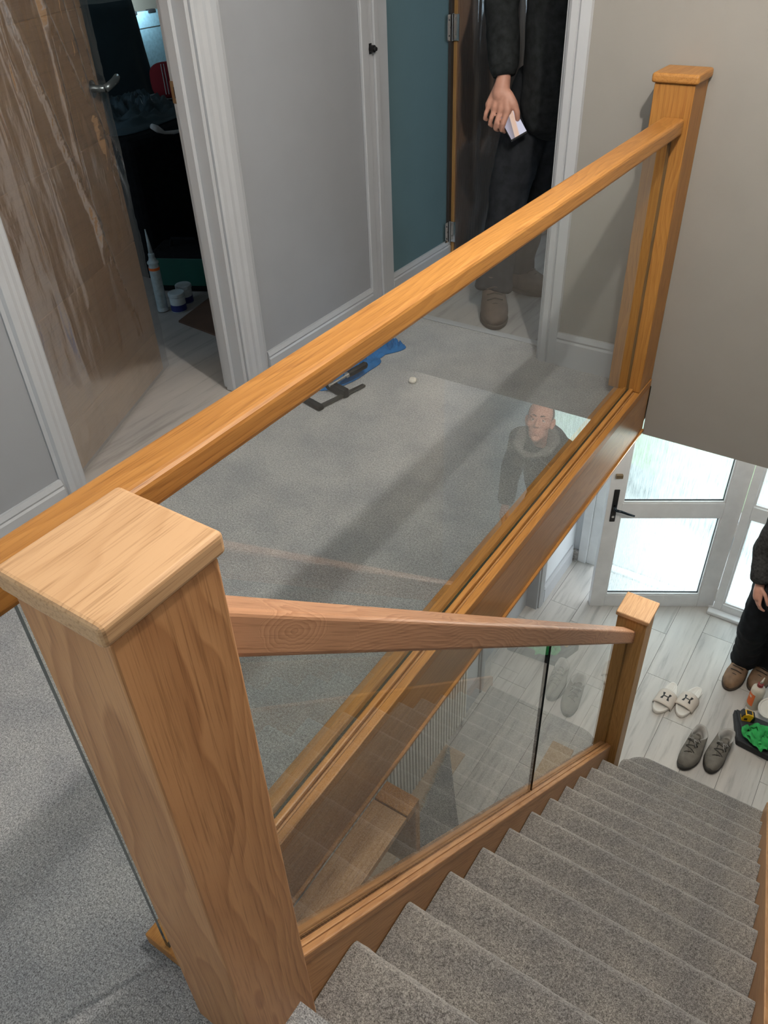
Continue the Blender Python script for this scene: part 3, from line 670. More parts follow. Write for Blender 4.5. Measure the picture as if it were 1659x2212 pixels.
# carpet offcut with frayed edge lying on the hall floor
def xe(y): return -0.672 + (-0.165 - y) * 0.165
poly = [(xe(y) + 0.005 * math.sin(y * 40), y) for y in [-0.165 - 0.05 * i for i in range(17)]] + [(-0.30, -1.02), (-0.14, -0.98), (-0.20, -0.80), (-0.42, -0.52)]
CO = tag(obj('carpet_offcut', prism(poly, 'z', FH + 0.0135, FH + 0.026), carpet_cut), 'blue-grey carpet offcut with a frayed pale edge on the hall floor', 'carpet')
tuft = []
for i in range(220):
    y = -0.165 - random.random() * 0.8; x = xe(y) + random.uniform(-0.006, 0.006)
    tuft.append(tube([(x + 0.012, y, FH + 0.024), (x - random.uniform(0.004, 0.018), y + random.uniform(-0.008, 0.008), FH + 0.022 + random.uniform(-0.006, 0.01))], [0.0022, 0.001], 4))
fr_ = obj('frayed_edge', comb(*tuft), tissue, CO, kind='stuff')
tag(obj('board_offcut', bx(-0.168, -0.035, -0.13, 0.215, FH + 0.0005, FH + 0.016), cardboard, bevel=0.002), 'tan board offcut on the hall floor seen through the lower stair glass', 'board')

# foot outline helper: toe at -y end (y=0), heel at +y (y=L)
def outline(Lf, W, n=36, grow=0.0, lr=1):
    pts = []
    for i in range(n):
        a = 2 * PI * i / n
        t = (1 - math.cos(a)) / 2           # 0 toe .. 1 heel
        K = ((0, 0.80), (0.12, 0.94), (0.3, 1.0), (0.5, 0.90), (0.7, 0.80), (0.88, 0.76), (1, 0.74))
        for (t0, w0), (t1, w1) in zip(K[:-1], K[1:]):
            if t0 <= t <= t1 + 1e-9: half = W / 2 * (w0 + (w1 - w0) * (t - t0) / (t1 - t0))
        s = abs(math.sin(a)) ** 0.72 * (1 if math.sin(a) > 0 else -1)
        bend = 0.012 * lr * math.sin(PI * t)
        pts.append((s * (half + grow) + bend, t * (Lf + 2 * grow) - grow))
    return pts
def make_slide(label, loc, rotz, lr):
    t = thing('slider_sandal', label, 'sandal', loc, rotz, 'white pool sliders')
    Lf, W = 0.285, 0.108
    base = outline(Lf, W, lr=lr)
    def ring(g, z, dish=0): 
        return [(x * (1 + g / 0.05), 0.14 + (y - 0.14) * (1 + g / 0.14), z) for x, y in base]
    obj('sole', loft([ring(-0.004, 0.0), ring(0.0, 0.004), ring(0.001, 0.016), ring(-0.0, 0.026), ring(-0.004, 0.030), ring(-0.010, 0.0285), ring(-0.016, 0.0245)]), slide_white, t, world=False, smooth=True)
    rb = [bx(-0.03 + 0.0, 0.0, 0, 0.01, 0, 0.001)]
    ribs = []
    for i in range(6):
        x = -0.03 + i * 0.012
        ribs.append(bx(x - 0.0016, x + 0.0016, 0.165, 0.255, 0.0245, 0.0268))
    obj('footbed_ribs', comb(*ribs), slide_white, t, world=False, kind='stuff')
    # strap: arched band
    g = []; n = 14; m = 8
    def P_(i, j, off):
        v = j / m; a = PI * i / n; yb = 0.068 + 0.098 * v
        hw = 0.0565 + 0.001 + off; hh = 0.042 + 0.014 * v + off
        return (-math.cos(a) * hw + 0.010 * lr, yb + 0.018 * math.sin(a) * (v - 0.6), 0.008 + math.sin(a) ** 0.8 * hh)
    V, F = [], []
    for off in (0.0035, -0.001):
        for j in range(m + 1):
            for i in range(n + 1): V.append(P_(i, j, off))
    q = (n + 1) * (m + 1)
    for j in range(m):
        for i in range(n):
            a = j * (n + 1) + i; F.append((a, a + 1, a + n + 2, a + n + 1)); F.append((q + a, q + a + n + 1, q + a + n + 2, q + a + 1))
    for i in range(n):
        F.append((i, q + i, q + i + 1, i + 1)); a = m * (n + 1) + i; F.append((a, a + 1, q + a + 1, q + a))
    for j in range(m):
        a = j * (n + 1); F.append((a, a + n + 1, q + a + n + 1, q + a)); a += n; F.append((a, q + a, q + a + n + 1, a + n + 1))
    st = obj('strap', (V, F), slide_strap, t, world=False, smooth=True)
    # printed emblem: two flared bars joined by a thin bridge, following the strap
    lg = []
    def E2(u, v): # u across foot (m), v along (0..1)
        vv = max(0, min(1, v)); a = math.acos(max(-1, min(1, -(u) / 0.0575)))
        hw = 0.0565 + 0.0045 + 0.001; hh = 0.042 + 0.014 * vv + 0.0045
        return (-math.cos(a) * hw + 0.010 * lr, 0.068 + 0.098 * vv + 0.018 * math.sin(a) * (vv - 0.6), 0.008 + math.sin(a) ** 0.8 * hh)
    def strip(pts2, w2):
        V, F = [], []
        for (u, v), ww in zip(pts2, w2):
            V += [E2(u - ww, v), E2(u + ww, v)]
        for i in range(len(pts2) - 1): F.append((2 * i, 2 * i + 1, 2 * i + 3, 2 * i + 2))
        return V, F
    for s in (-1, 1):
        u0 = 0.017 * s
        lg.append(strip([(u0 + 0.002 * s, 0.30), (u0, 0.40), (u0 - 0.003 * s, 0.52), (u0, 0.64), (u0 + 0.002 * s, 0.74)], [0.007, 0.0055, 0.0025, 0.0055, 0.007]))
    lg.append(strip([(-0.016 + 0.004 * i, 0.515 + 0.02 * (0 if i % 8 else 0)) for i in range(9)], [0.002] * 9))
    Vb, Fb = [], []
    for i in range(9):
        u = -0.016 + 0.004 * i
        Vb += [E2(u, 0.49), E2(u, 0.55)]
    for i in range(8): Fb.append((2 * i, 2 * i + 1, 2 * i + 3, 2 * i + 2))
    lg[-1] = (Vb, Fb)
    obj('logo', comb(*lg), black_print, t, world=False, label='black emblem of two flared bars joined by a bridge')
    return t
def make_trainer(label, loc, rotz, lr, src=None):
    t = thing('trainer', label, 'shoe', loc, rotz, 'worn grey trainers')
    Lf, W = 0.295, 0.118
    base = outline(Lf, W, lr=lr, n=44)
    def ring(z, yf, yb, g):
        out = []
        for x, y in base:
            tt = y / Lf; yy = yf + (yb - yf) * tt
            # width where this y lies on the original outline
            k = min(1, max(0, (tt - 0.15) / 0.5)); ge = g + (max(g, 1.0 - 0.9 * max(0, z - 0.02)) - g) * k * (0 if g < 0.6 else 1)
            out.append((x * ge, yy, z + 0.05 * max(0, tt - 0.7) * (z / 0.1)))
        return out
    obj('sole', loft([ring(0.0, 0.006, Lf - 0.004, 0.95), ring(0.006, 0.0, Lf, 1.0), ring(0.022, 0.0, Lf + 0.002, 1.02), ring(0.027, 0.004, Lf - 0.002, 0.98)]), shoe_dark, t, world=False, smooth=True)
    up = obj('upper', loft([ring(0.024, 0.004, Lf, 1.0), ring(0.040, 0.006, Lf + 0.002, 1.01), ring(0.056, 0.014, Lf + 0.003, 0.98), ring(0.068, 0.040, Lf, 0.93), ring(0.080, 0.095, Lf - 0.004, 0.85), ring(0.092, 0.145, Lf - 0.006, 0.76), ring(0.101, 0.168, Lf - 0.006, 0.72),
        ring(0.104, 0.176, Lf - 0.010, 0.66), ring(0.098, 0.182, Lf - 0.018, 0.58), ring(0.06, 0.165, Lf - 0.022, 0.56), ring(0.04, 0.15, Lf - 0.024, 0.55)]), [shoe_grey, shoe_in], t, world=False, smooth=True)
    n = len(base)
    for p in up.data.polygons:
        if p.index >= 7 * n and p.index < 10 * n: p.material_index = 1
    # toe guard
    gd = [(x * 1.03, y - 0.002, z) for (x, y) in base if y < 0.055 for z in (0,)]
    pts = sorted([p for p in base if p[1] < 0.05], key=lambda p: p[0])
    V, F = [], []
    for x, y in pts:
        V += [(x * 1.03, y - 0.003, 0.02), (x * 1.0, y + 0.002 + 0.004, 0.045 - 0.4 * abs(x))]
    for i in range(len(pts) - 1): F.append((2 * i, 2 * i + 2, 2 * i + 3, 2 * i + 1))
    o = obj('toe_guard', (V, F), shoe_dark, t, world=False, smooth=True); s = o.modifiers.new('s', 'SOLIDIFY'); s.thickness = 0.003
    # tongue and laces
    tg = []
    for yy, zz, ww in ((0.085, 0.0745, 0.018), (0.12, 0.087, 0.021), (0.15, 0.098, 0.024), (0.178, 0.112, 0.027), (0.192, 0.120, 0.022)):
        tg.append([(-ww, yy, zz - 0.004), (-ww * 0.5, yy - 0.001, zz + 0.001), (0, yy - 0.002, zz + 0.003), (ww * 0.5, yy - 0.001, zz + 0.001), (ww, yy, zz - 0.004), (0, yy + 0.006, zz - 0.010)])
    obj('tongue', loft(tg), shoe_grey, t, world=False, smooth=True)
    for i, (yy, zz) in enumerate(((0.088, 0.0775), (0.108, 0.085), (0.128, 0.092), (0.148, 0.100), (0.165, 0.107))):
        ww = 0.026 + 0.002 * i; k = 0.010 * (1 if i % 2 else -1)
        obj('lace', tube([(-ww, yy + k, zz - 0.008), (-ww * 0.5, yy + k * 0.5, zz + 0.004), (0, yy, zz + 0.006), (ww * 0.5, yy - k * 0.5, zz + 0.004), (ww, yy - k, zz - 0.008)], 0.0025, 6), shoe_dark, t, world=False, smooth=True)
    obj('lace_bow', comb(tube([(0, 0.16, 0.112), (0.018, 0.152, 0.118), (0.034, 0.158, 0.110), (0.02, 0.168, 0.112), (0, 0.162, 0.113)], 0.0022, 6), tube([(0, 0.16, 0.112), (-0.02, 0.156, 0.116), (-0.033, 0.166, 0.106), (-0.015, 0.17, 0.112), (0, 0.163, 0.113)], 0.0022, 6),
        tube([(0, 0.16, 0.113), (0.012, 0.14, 0.106), (0.028, 0.125, 0.09)], 0.002, 6)), shoe_in, t, world=False, smooth=True)
    return t
def aim(toe, heel): return math.atan2(heel[1] - toe[1], heel[0] - toe[0]) - PI / 2
make_slide('white slider sandal with black emblem, the one nearer the foot newel', (0.280, 0.742, FH), aim((0.286, 0.735), (0.317, 1.02)), 1)
make_slide('white slider sandal with black emblem, the one on the trainers side', (0.413, 0.79, FH), aim((0.399, 0.79), (0.445, 1.07)), -1)
make_trainer('worn grey trainer, toe nearly touching the bottom carpeted step', (0.537, 0.425, FH), aim((0.539, 0.425), (0.562, 0.736)), 1)
make_trainer('worn grey trainer standing against the black tool case', (0.676, 0.485, FH), aim((0.668, 0.485), (0.708, 0.785)), -1)

# tool mat / case, tape measure, cloth, bottle, tub
TC = thing('tool_case', 'flat black fabric tool case lying on the hall planks', 'tool case', (0.9, 0.86, FH), 0)
def quad_prism(pts, z0, z1): return prism(pts, 'z', z0, z1)
obj('body', quad_prism([(0.757, 0.768), (1.10, 0.735), (1.13, 0.98), (0.685, 0.985)], FH + 0.001, FH + 0.055), tool_black, TC, bevel=0.008)
obj('lid', quad_prism([(0.765, 0.83), (1.085, 0.80), (1.11, 0.965), (0.695, 0.975)], FH + 0.056, FH + 0.078), tool_black, TC, bevel=0.008)
obj('piping', tube([(0.757, 0.768, FH + 0.052), (1.10, 0.735, FH + 0.052)], 0.006, 8), tool_black, TC)
TM = thing('tape_measure', 'yellow and black tape measure on the corner of the black tool case', 'tape measure', (0.766, 0.925, FH + 0.079), 0.35)
pf = [(-0.032, 0.0), (0.030, 0.0), (0.034, 0.012), (0.034, 0.04), (0.024, 0.056), (-0.005, 0.064), (-0.026, 0.058), (-0.036, 0.04), (-0.036, 0.012)]
obj('case', prism(pf, 'y', -0.022, 0.022), yellow_plastic, TM, world=False, bevel=0.005)
obj('grip', comb(prism([(0.014, -0.0005), (0.038, -0.0005), (0.039, 0.045), (0.028, 0.052)], 'y', -0.024, 0.024), prism([(-0.038, 0.03), (-0.028, 0.058), (-0.018, 0.063), (-0.03, 0.066), (-0.041, 0.045)], 'y', -0.024, 0.024)), black_metal, TM, world=False, bevel=0.003)
obj('label_panel', prism([(-0.012, 0.0632), (0.018, 0.0585), (0.018, 0.0605), (-0.012, 0.0655)], 'y', -0.014, 0.014), black_print, TM, world=False)
obj('mark', bx(-0.022, -0.004, -0.0228, -0.0222, 0.014, 0.032), black_print, TM, world=False)
def ribbon(path, wid, th=0.004, n=1, phase=0):
    V, F = [], []
    path = [Vector(p) for p in path]
    for i, p in enumerate(path):
        t = (path[min(i + 1, len(path) - 1)] - path[max(i - 1, 0)]).normalized(); side = t.cross(Vector((0, 0, 1)))
        side = side.normalized() if side.length > 0.05 else Vector((1, 0, 0)); tw = 0.5 * math.sin(i * 0.9 + phase)
        side = (side * math.cos(tw) + Vector((0, 0, 1)) * math.sin(tw)) * wid / 2
        V += [tuple(p - side), tuple(p + side)]
    for i in range(len(path) - 1): F.append((2 * i, 2 * i + 1, 2 * i + 3, 2 * i + 2))
    return V, F
gz = FH + 0.080
def crumple(cx_, cy_, rx, ry, h, z0, seed, n=40, m=40, rot=0):
    """a crumpled cloth heap: closed lens whose top is folded"""
    V, F = [], []
    for j in range(m + 1):
        rr = j / m
        for i in range(n):
            a = 2 * PI * i / n
            k = 1 + 0.22 * noise.noise(Vector((math.cos(a) * 1.3 + seed, math.sin(a) * 1.3, seed * 0.7)))
            x_ = rx * rr * k * math.cos(a); y_ = ry * rr * k * math.sin(a)
            q = Vector((x_ / max(rx, ry) * 4.2 + seed, y_ / max(rx, ry) * 4.2, seed))
            fold = 1 - abs(noise.noise(q)) * 2.2 - abs(noise.noise(q * 2.3)) * 1.0
            z_ = z0 + 0.003 + h * (0.35 + 0.65 * max(-0.3, fold)) * (1 - rr ** 3)
            c, s = math.cos(rot), math.sin(rot)
            V.append((cx_ + x_ * c - y_ * s, cy_ + x_ * s + y_ * c, max(z_, z0 + 0.002)))
    for j in range(m):
        for i in range(n): F.append((j * n + i, j * n + (i + 1) % n, (j + 1) * n + (i + 1) % n, (j + 1) * n + i))
    nb = len(V); V += [(v[0], v[1], z0) for v in V[m * n:(m + 1) * n]]
    for i in range(n): F.append((m * n + i, m * n + (i + 1) % n, nb + (i + 1) % n, nb + i))
    F.append(tuple(nb + i for i in range(n - 1, -1, -1)))
    return V, F
GC = thing('green_cloth', 'bright green cloth bundled with straps on top of the black tool case', 'cloth', (0.93, 0.85, gz))
obj('bundle', crumple(0.945, 0.85, 0.135, 0.085, 0.055, gz, 3.3), green_cloth, GC, smooth=True)
for ph, pth in enumerate(([(0.80, 0.86, gz + 0.012), (0.775, 0.83, gz + 0.03), (0.785, 0.795, gz + 0.022), (0.83, 0.775, gz + 0.012), (0.88, 0.785, gz + 0.02)],
            [(0.80, 0.875, gz + 0.014), (0.835, 0.87, gz + 0.045), (0.86, 0.835, gz + 0.05), (0.855, 0.79, gz + 0.03), (0.875, 0.765, gz + 0.01), (0.92, 0.76, gz + 0.02)],
            [(0.79, 0.81, gz + 0.02), (0.82, 0.79, gz + 0.03), (0.86, 0.755, gz + 0.012), (0.90, 0.745, gz + 0.005)])):
    P3 = [Vector(p) for p in pth]; fine = []
    for i in range(len(P3) - 1):
        for s in range(6):
            u = s / 6; p0 = P3[max(i - 1, 0)]; p1 = P3[i]; p2 = P3[i + 1]; p3 = P3[min(i + 2, len(P3) - 1)]
            fine.append(0.5 * ((2 * p1) + (-p0 + p2) * u + (2 * p0 - 5 * p1 + 4 * p2 - p3) * u * u + (-p0 + 3 * p1 - 3 * p2 + p3) * u ** 3))
    fine.append(P3[-1])
    V, F = ribbon(fine, 0.036, phase=ph)
    o = obj('strap', (V, F), green_cloth, GC, smooth=True); s = o.modifiers.new('s', 'SOLIDIFY'); s.thickness = 0.003
tag(obj('pencil_stub', tube([(0.815, 0.893, gz + 0.008), (0.85, 0.878, gz + 0.010)], 0.008, 6), red_plastic), 'short dark red carpenter pencil beside the yellow tape measure', 'pencil')
GB = thing('glue_bottle', 'cream squeeze bottle with an orange label standing on the floor by the boots', 'bottle', (0.772, 1.118, FH))
obj('body', lathe([(0.034, 0), (0.040, 0.004), (0.040, 0.155), (0.038, 0.170), (0.028, 0.183), (0.014, 0.190), (0.014, 0.196)], 32), cream_plastic, GB, world=False, smooth=True)
lab = []
Vl, Fl = [], []
for i in range(11):
    a = math.radians(175 + i * 9)
    for z in (0.035, 0.135): Vl.append((0.0405 * math.cos(a), 0.0405 * math.sin(a), z))
for i in range(10): Fl.append((2 * i, 2 * i + 2, 2 * i + 3, 2 * i + 1))
obj('label', (Vl, Fl), orange_print, GB, world=False, smooth=True, label='orange label')
obj('label_flash', ([(0.0409 * math.cos(math.radians(a)), 0.0409 * math.sin(math.radians(a)), z) for a in (208, 222, 236) for z in (0.100, 0.116)], [(0, 2, 3, 1), (2, 4, 5, 3)]), cream_plastic, GB, world=False)
obj('cap', lathe([(0.017, 0.190), (0.018, 0.193), (0.017, 0.212), (0.012, 0.216)], 20), red_plastic, GB, world=False, label='dark red screw cap')
obj('nozzle', tube([(0, 0, 0.214), (0.004, 0, 0.24), (0.008, 0.002, 0.268)], [0.009, 0.006, 0.003], 12), cream_plastic, GB, world=False, smooth=True)
TB = thing('white_tub', 'white lidded tub lying tilted behind the green cloth', 'tub', (0.885, 1.06, FH))
rt = Matrix.Rotation(0.55, 3, 'X') @ Matrix.Rotation(-0.30, 3, 'Y')
obj('body', rotv(lathe([(0.052, 0), (0.055, 0.004), (0.06, 0.055), (0.058, 0.06)], 32), rt, (0.0, 0.03, 0.048)), white_plastic, TB, world=False, smooth=True)
obj('lid', rotv(lathe([(0.064, 0.058), (0.067, 0.062), (0.067, 0.074), (0.063, 0.078), (0.056, 0.0785), (0.053, 0.074), (0.001, 0.0735)], 36), rt, (0.0, 0.03, 0.048)), white_plastic, TB, world=False, smooth=False)

# ------------------------------------------------------------------ landing bits: blue cloth, clamp, paper
tag(obj('blue_cloth', comb(crumple(-1.035, -0.48, 0.070, 0.20, 0.06, 0.001, 5.1, rot=-0.25), crumple(-0.985, -0.20, 0.035, 0.075, 0.05, 0.001, 8.2, rot=-0.5), crumple(-1.03, -0.26, 0.05, 0.13, 0.035, 0.001, 2.2, rot=0.1)), blue_cloth, smooth=True), 'crumpled bright blue cloth on the landing carpet below the handrail', 'cloth')
CL = thing('bar_clamp', 'black bar clamp lying on the carpet against the blue cloth', 'clamp', (-0.95, -0.6, 0.0))
d0, d1 = Vector((-0.945, -0.735, 0.012)), Vector((-0.895, -0.515, 0.012))
dd = (d1 - d0).normalized(); nn = Vector((-dd.y, dd.x, 0))
def obox(c, u, v, hu, hv, z0, z1):
    P = [c + u * (s1 * hu) + v * (s2 * hv) for s1, s2 in ((-1, -1), (1, -1), (1, 1), (-1, 1))]
    return prism([(p.x, p.y) for p in P], 'z', z0, z1)
obj('bar', obox((d0 + d1) / 2, dd, nn, 0.112, 0.009, 0.009, 0.016), steel_dark, CL, bevel=0.001)
obj('fixed_jaw', obox(d0 + nn * 0.05 - dd * 0.002, dd, nn, 0.013, 0.064, 0.003, 0.022), black_metal, CL, bevel=0.005)
pj = d0 + dd * 0.125
obj('sliding_jaw', obox(pj + nn * 0.05, dd, nn, 0.013, 0.064, 0.003, 0.038), black_metal, CL, bevel=0.005)
ps = pj + nn * 0.052
obj('screw', tube([ps - dd * 0.03 + Vector((0, 0, 0.03)), ps + dd * 0.055 + Vector((0, 0, 0.038))], 0.006, 12), chrome, CL)
obj('ferrule', tube([ps + dd * 0.050 + Vector((0, 0, 0.038)), ps + dd * 0.068 + Vector((0, 0, 0.04))], 0.011, 12), chrome, CL)
obj('handle', tube([ps + dd * 0.066 + Vector((0, 0, 0.04)), ps + dd * 0.09 + Vector((0, 0, 0.042)), ps + dd * 0.155 + Vector((0, 0, 0.047)), ps + dd * 0.163 + Vector((0, 0, 0.047))], [0.012, 0.0145, 0.0145, 0.010], 10), black_metal, CL)
pv, pf_ = ellipsoid((-0.75, -0.39, 0.013), (0.016, 0.015, 0.0125), 14, 9)
tag(obj('paper_ball', ([tuple(Vector(p) + Vector((noise.noise(Vector(p) * 130), noise.noise(Vector(p) * 130 + Vector((9, 0, 0))), 0)) * 0.004) for p in pv], pf_), tissue), 'tiny crumpled white scrap alone on the landing carpet', 'paper')

# ------------------------------------------------------------------ bedroom door wrapped in film
D1 = structE('door_1', (-1.385, -1.50, 0.008), math.atan2(0.912, -0.41), 'oak door standing ajar, wrapped in clear film')
zs = [0.0, 0.168, 0.533, 0.895, 1.267, 1.63, 1.98]
for a, b in zip(zs[:-1], zs[1:]):
    obj('panel', bx(0, 0.762, 0, 0.04, a - 0.008 + 0.0015 if a else 0, b - 0.008 - 0.0015), oak_door, D1, world=False, bevel=0.002)
obj('core', bx(0.003, 0.759, 0.004, 0.036, 0.0, 1.97), oak_edge, D1, world=False)
hd = obj('handle', comb(tube([(0.70, 0.0, 1.04), (0.70, -0.05, 1.04)], 0.011, 10), tube([(0.70, -0.052, 1.04), (0.735, -0.056, 1.046), (0.775, -0.055, 1.052), (0.81, -0.045, 1.055), (0.822, -0.03, 1.05)], [0.012, 0.012, 0.012, 0.011, 0.008], 10)), plain('dark_pewter', (0.10, 0.12, 0.13), 0.3, 0.7), D1, world=False, smooth=True)
obj('handle_rose', tube([(0.70, -0.008, 1.04), (0.70, 0.0, 1.04)], 0.026, 20), chrome, D1, world=False)
def film_sheet(W, H, ridges, seed, y0=-0.008, over=0.03, n=60, m=150):
    V, F = [], []
    for j in range(m + 1):
        z = H * j / m
        for i in range(n + 1):
            x = (W + over + 0.012 * noise.noise(Vector((z * 9, seed, 0))) + 0.006 * noise.noise(Vector((z * 40, seed, 3)))) * i / n
            d = 0.003 * (1 + noise.noise(Vector((x * 5, z * 3, seed)))) + 0.0022 * noise.noise(Vector((x * 22, z * 8, seed + 4)))
            for (xa, za, xb, zb, hgt, wd) in ridges:
                if min(za, zb) - 0.05 <= z <= max(za, zb) + 0.05:
                    u = (z - za) / (zb - za); u = max(0, min(1, u)); xc = xa + (xb - xa) * u + 0.006 * noise.noise(Vector((z * 7, xa * 9, seed)))
                    e = (x - xc) / wd; d += hgt * math.exp(-e * e) * math.sin(PI * (0.08 + 0.88 * u)) ** 0.5
            V.append((x, y0 - max(d, 0.0005), z))
    for j in range(m):
        for i in range(n): a = j * (n + 1) + i; F.append((a, a + 1, a + n + 2, a + n + 1))
    return V, F
ridges = [(0.50, 0.42, 0.50, 1.5, 0.012, 0.010), (0.70, 0.60, 0.60, 1.45, 0.016, 0.011), (0.75, 0.70, 0.42, 1.5, 0.014, 0.012), (0.62, 0.25, 0.30, 1.4, 0.014, 0.010), (0.33, 0.5, 0.25, 1.5, 0.010, 0.010), (0.73, 0.85, 0.66, 1.5, 0.012, 0.009), (0.20, 0.2, 0.14, 1.4, 0.008, 0.012), (0.68, 0.93, 0.78, 0.80, 0.014, 0.010)]
obj('film_wrap', film_sheet(0.762, 1.97, ridges, 2.0), film, D1, world=False, smooth=True, label='crumpled clear protective film with bright creases')

# ------------------------------------------------------------------ far room door, wrapped as well
D2 = structE('door_2', (XL + 0.005, 0.81, 0.008), math.radians(68), 'film-wrapped oak door opened back inside the far room')
obj('leaf', bx(0, 0.74, -0.02, 0.022, 0, 1.97), oak('oak_dark_leaf', (0.30, 0.17, 0.09), (0.20, 0.11, 0.055), 'z'), D2, world=False)
obj('edge_strip', bx(-0.003, 0.0, -0.02, 0.022, 0, 1.97), oak_edge, D2, world=False)
ridges2 = [(0.12, 0.3, 0.08, 1.5, 0.012, 0.010), (0.30, 0.5, 0.16, 1.6, 0.016, 0.012), (0.42, 0.5, 0.33, 1.6, 0.015, 0.012), (0.55, 0.4, 0.42, 1.6, 0.014, 0.012), (0.2, 0.9, 0.4, 1.4, 0.014, 0.010)]
obj('film_wrap', film_sheet(0.72, 1.95, ridges2, 5.0, y0=-0.026, over=0.03, n=40, m=120), film_far, D2, world=False, smooth=True, label='crumpled clear film')
struct('trim_17', comb(bx(XL - 0.008, XL + 0.004, 0.78, 0.90, 0, 2.0)), plain('dark_brown_lining', (0.035, 0.03, 0.028), 0.6), 'dark door lining at the end of the teal wall')
def hinge(z, label):
    h = bpy.data.objects.new('door_hinge', None); COL.objects.link(h); h.parent = D2; h['label'] = label
    h.matrix_basis = Matrix.Rotation(-D2.rotation_euler.z, 4, 'Z') @ Matrix.Translation(V3((XL + 0.004, 0.798, z)) - D2.location)
    obj('frame_leaf', bx(-0.003, 0.0, -0.046, -0.006, -0.05, 0.05), chrome, h, world=False)
    obj('door_leaf', bx(0.006, 0.032, -0.006, -0.0005, -0.05, 0.05), chrome, h, world=False)
    obj('knuckle', tube([(0.002, -0.007, -0.052), (0.002, -0.007, 0.052)], 0.0065, 12), chrome, h, world=False)
    for zz in (-0.03, 0.0, 0.03):
        obj('screw', tube([(0.0, -0.026 - 0.006 * (1 if zz else -1), zz), (0.001, -0.026 - 0.006 * (1 if zz else -1), zz)], 0.004, 8), black_metal, h, world=False)
    return h
hinge(1.045, 'chrome butt hinge, upper one on the film-wrapped far door'); hinge(0.16, 'chrome butt hinge, lower one just above the oak handrail')

# ------------------------------------------------------------------ bedroom contents
AR = thing('armchair', 'bulky black-covered armchair in the dim bedroom', 'armchair', (-2.95, 0.45, 0.0))
obj('seat_body', bx(-3.25, -2.46, -0.12, 1.35, 0.03, 0.66), black_cloth, AR, bevel=0.06, seg=4)
obj('skirt_cover', bx(-3.26, -2.455, -0.125, 1.355, 0.0, 0.10), black_cloth, AR, bevel=0.01)
tag(obj('clothes_pile', crumple(-2.78, 0.22, 0.22, 0.36, 0.12, 0.662, 1.7, rot=0.3), dust_cloth, smooth=True), 'heap of dark clothes on the black armchair', 'clothes')
tag(obj('white_ribbon', (lambda g: g)(tube([(-2.452, 0.04, 0.692), (-2.450, 0.07, 0.674), (-2.449, 0.11, 0.650), (-2.449, 0.17, 0.640), (-2.449, 0.24, 0.636)], [0.012, 0.016, 0.007, 0.009, 0.006], 8)), white_fabric, smooth=True), 'white strip of tape hanging over the armchair top', 'tape')
CU = thing('red_cushion', 'red cushion with white stripes behind the clothes heap', 'cushion', (-2.95, 0.70, 0.652), -0.7)
cv, cf = ellipsoid((0, 0, 0.09), (0.05, 0.13, 0.09), 24, 14)
cv = [(p[0], (abs(p[1] / 0.13) ** 0.6) * 0.13 * (1 if p[1] > 0 else -1), 0.09 + (abs((p[2] - 0.09) / 0.09) ** 0.6) * 0.09 * (1 if p[2] > 0.09 else -1)) for p in cv]
rr_ = Matrix.Rotation(-0.2, 3, 'Y')
obj('cover', rotv((cv, cf), rr_, (0, 0, 0.012)), red_fabric, CU, world=False, smooth=True)
for s_ in (-0.06, -0.045, 0.03, 0.045):
    obj('stripe', rotv(tube([(0.042, s_, 0.02), (0.052, s_, 0.09), (0.042, s_, 0.165)], 0.0025, 6), rr_, (0, 0, 0.012)), white_fabric, CU, world=False)
# tall furniture under a dust sheet
rings = []
for j in range(26):
    u = j / 25; z = 1.09 * (1 - u) + 0.002; fl_ = 1 + 0.30 * u ** 0.9
    ring = []
    for i in range(72):
        a = 2 * PI * i / 72; c, s = math.cos(a), math.sin(a)
        rx = 0.21 * fl_ * (abs(c) ** 0.35) * (1 if c > 0 else -1); ry = 0.28 * fl_ * (abs(s) ** 0.35) * (1 if s > 0 else -1)
        wv = 1 + u * 0.07 * math.sin(a * 11 + 1.5 * noise.noise(Vector((c, s, u)) * 2)) + 0.02 * noise.noise(Vector((c * 3, s * 3, u * 3)))
        ring.append((-3.68 + rx * wv, 0.73 + ry * wv, z))
    rings.append(ring)
top = [[(-3.68 + (p[0] + 3.68) * k, 0.73 + (p[1] - 0.73) * k, 1.092 + 0.02 * (1 - k) + 0.012 * noise.noise(Vector((p[0] * 6, p[1] * 6, k * 3)))) for p in rings[0]] for k in (0.05, 0.5, 0.85, 0.97)]
tag(obj('dust_sheet', loft(top + rings), dust_cloth, smooth=True), 'blue-grey dust sheet draped over tall furniture behind the film-wrapped door', 'dust sheet')
FB = thing('foil_board', 'silvery blue foil board lit by a work lamp at the back of the bedroom', 'board', (-4.0, 1.6, 0.0), 0)
obj('sheet', bx(-0.02, 0.02, -0.42, 0.62, 0.0, 0.965), silver_board, FB, world=False, bevel=0.003)
for yy in (-0.20, -0.04, 0.11, 0.26): obj('clip', bx(0.0, 0.03, yy - 0.03, yy + 0.03, 0.952, 0.972), black_metal, FB, world=False, bevel=0.003)
obj('groove', comb(bx(0.0201, 0.0215, -0.42, 0.62, 0.60, 0.606), bx(0.0201, 0.0215, -0.42, 0.62, 0.515, 0.521), bx(0.0201, 0.0215, -0.42, 0.62, 0.87, 0.875)), steel_dark, FB, world=False)
ST_ = thing('sealant_tube', 'pale blue-grey sealant cartridge with an orange band standing on the bedroom floor', 'sealant tube', (-2.150, -0.372, 0.0))
obj('cartridge', lathe([(0.024, 0.0), (0.0245, 0.002), (0.0245, 0.205), (0.022, 0.215), (0.021, 0.235), (0.015, 0.24)], 24), tube_grey, ST_, world=False, smooth=True)
obj('base_cap', lathe([(0.0252, 0.0), (0.0252, 0.018)], 24), tub_white, ST_, world=False)
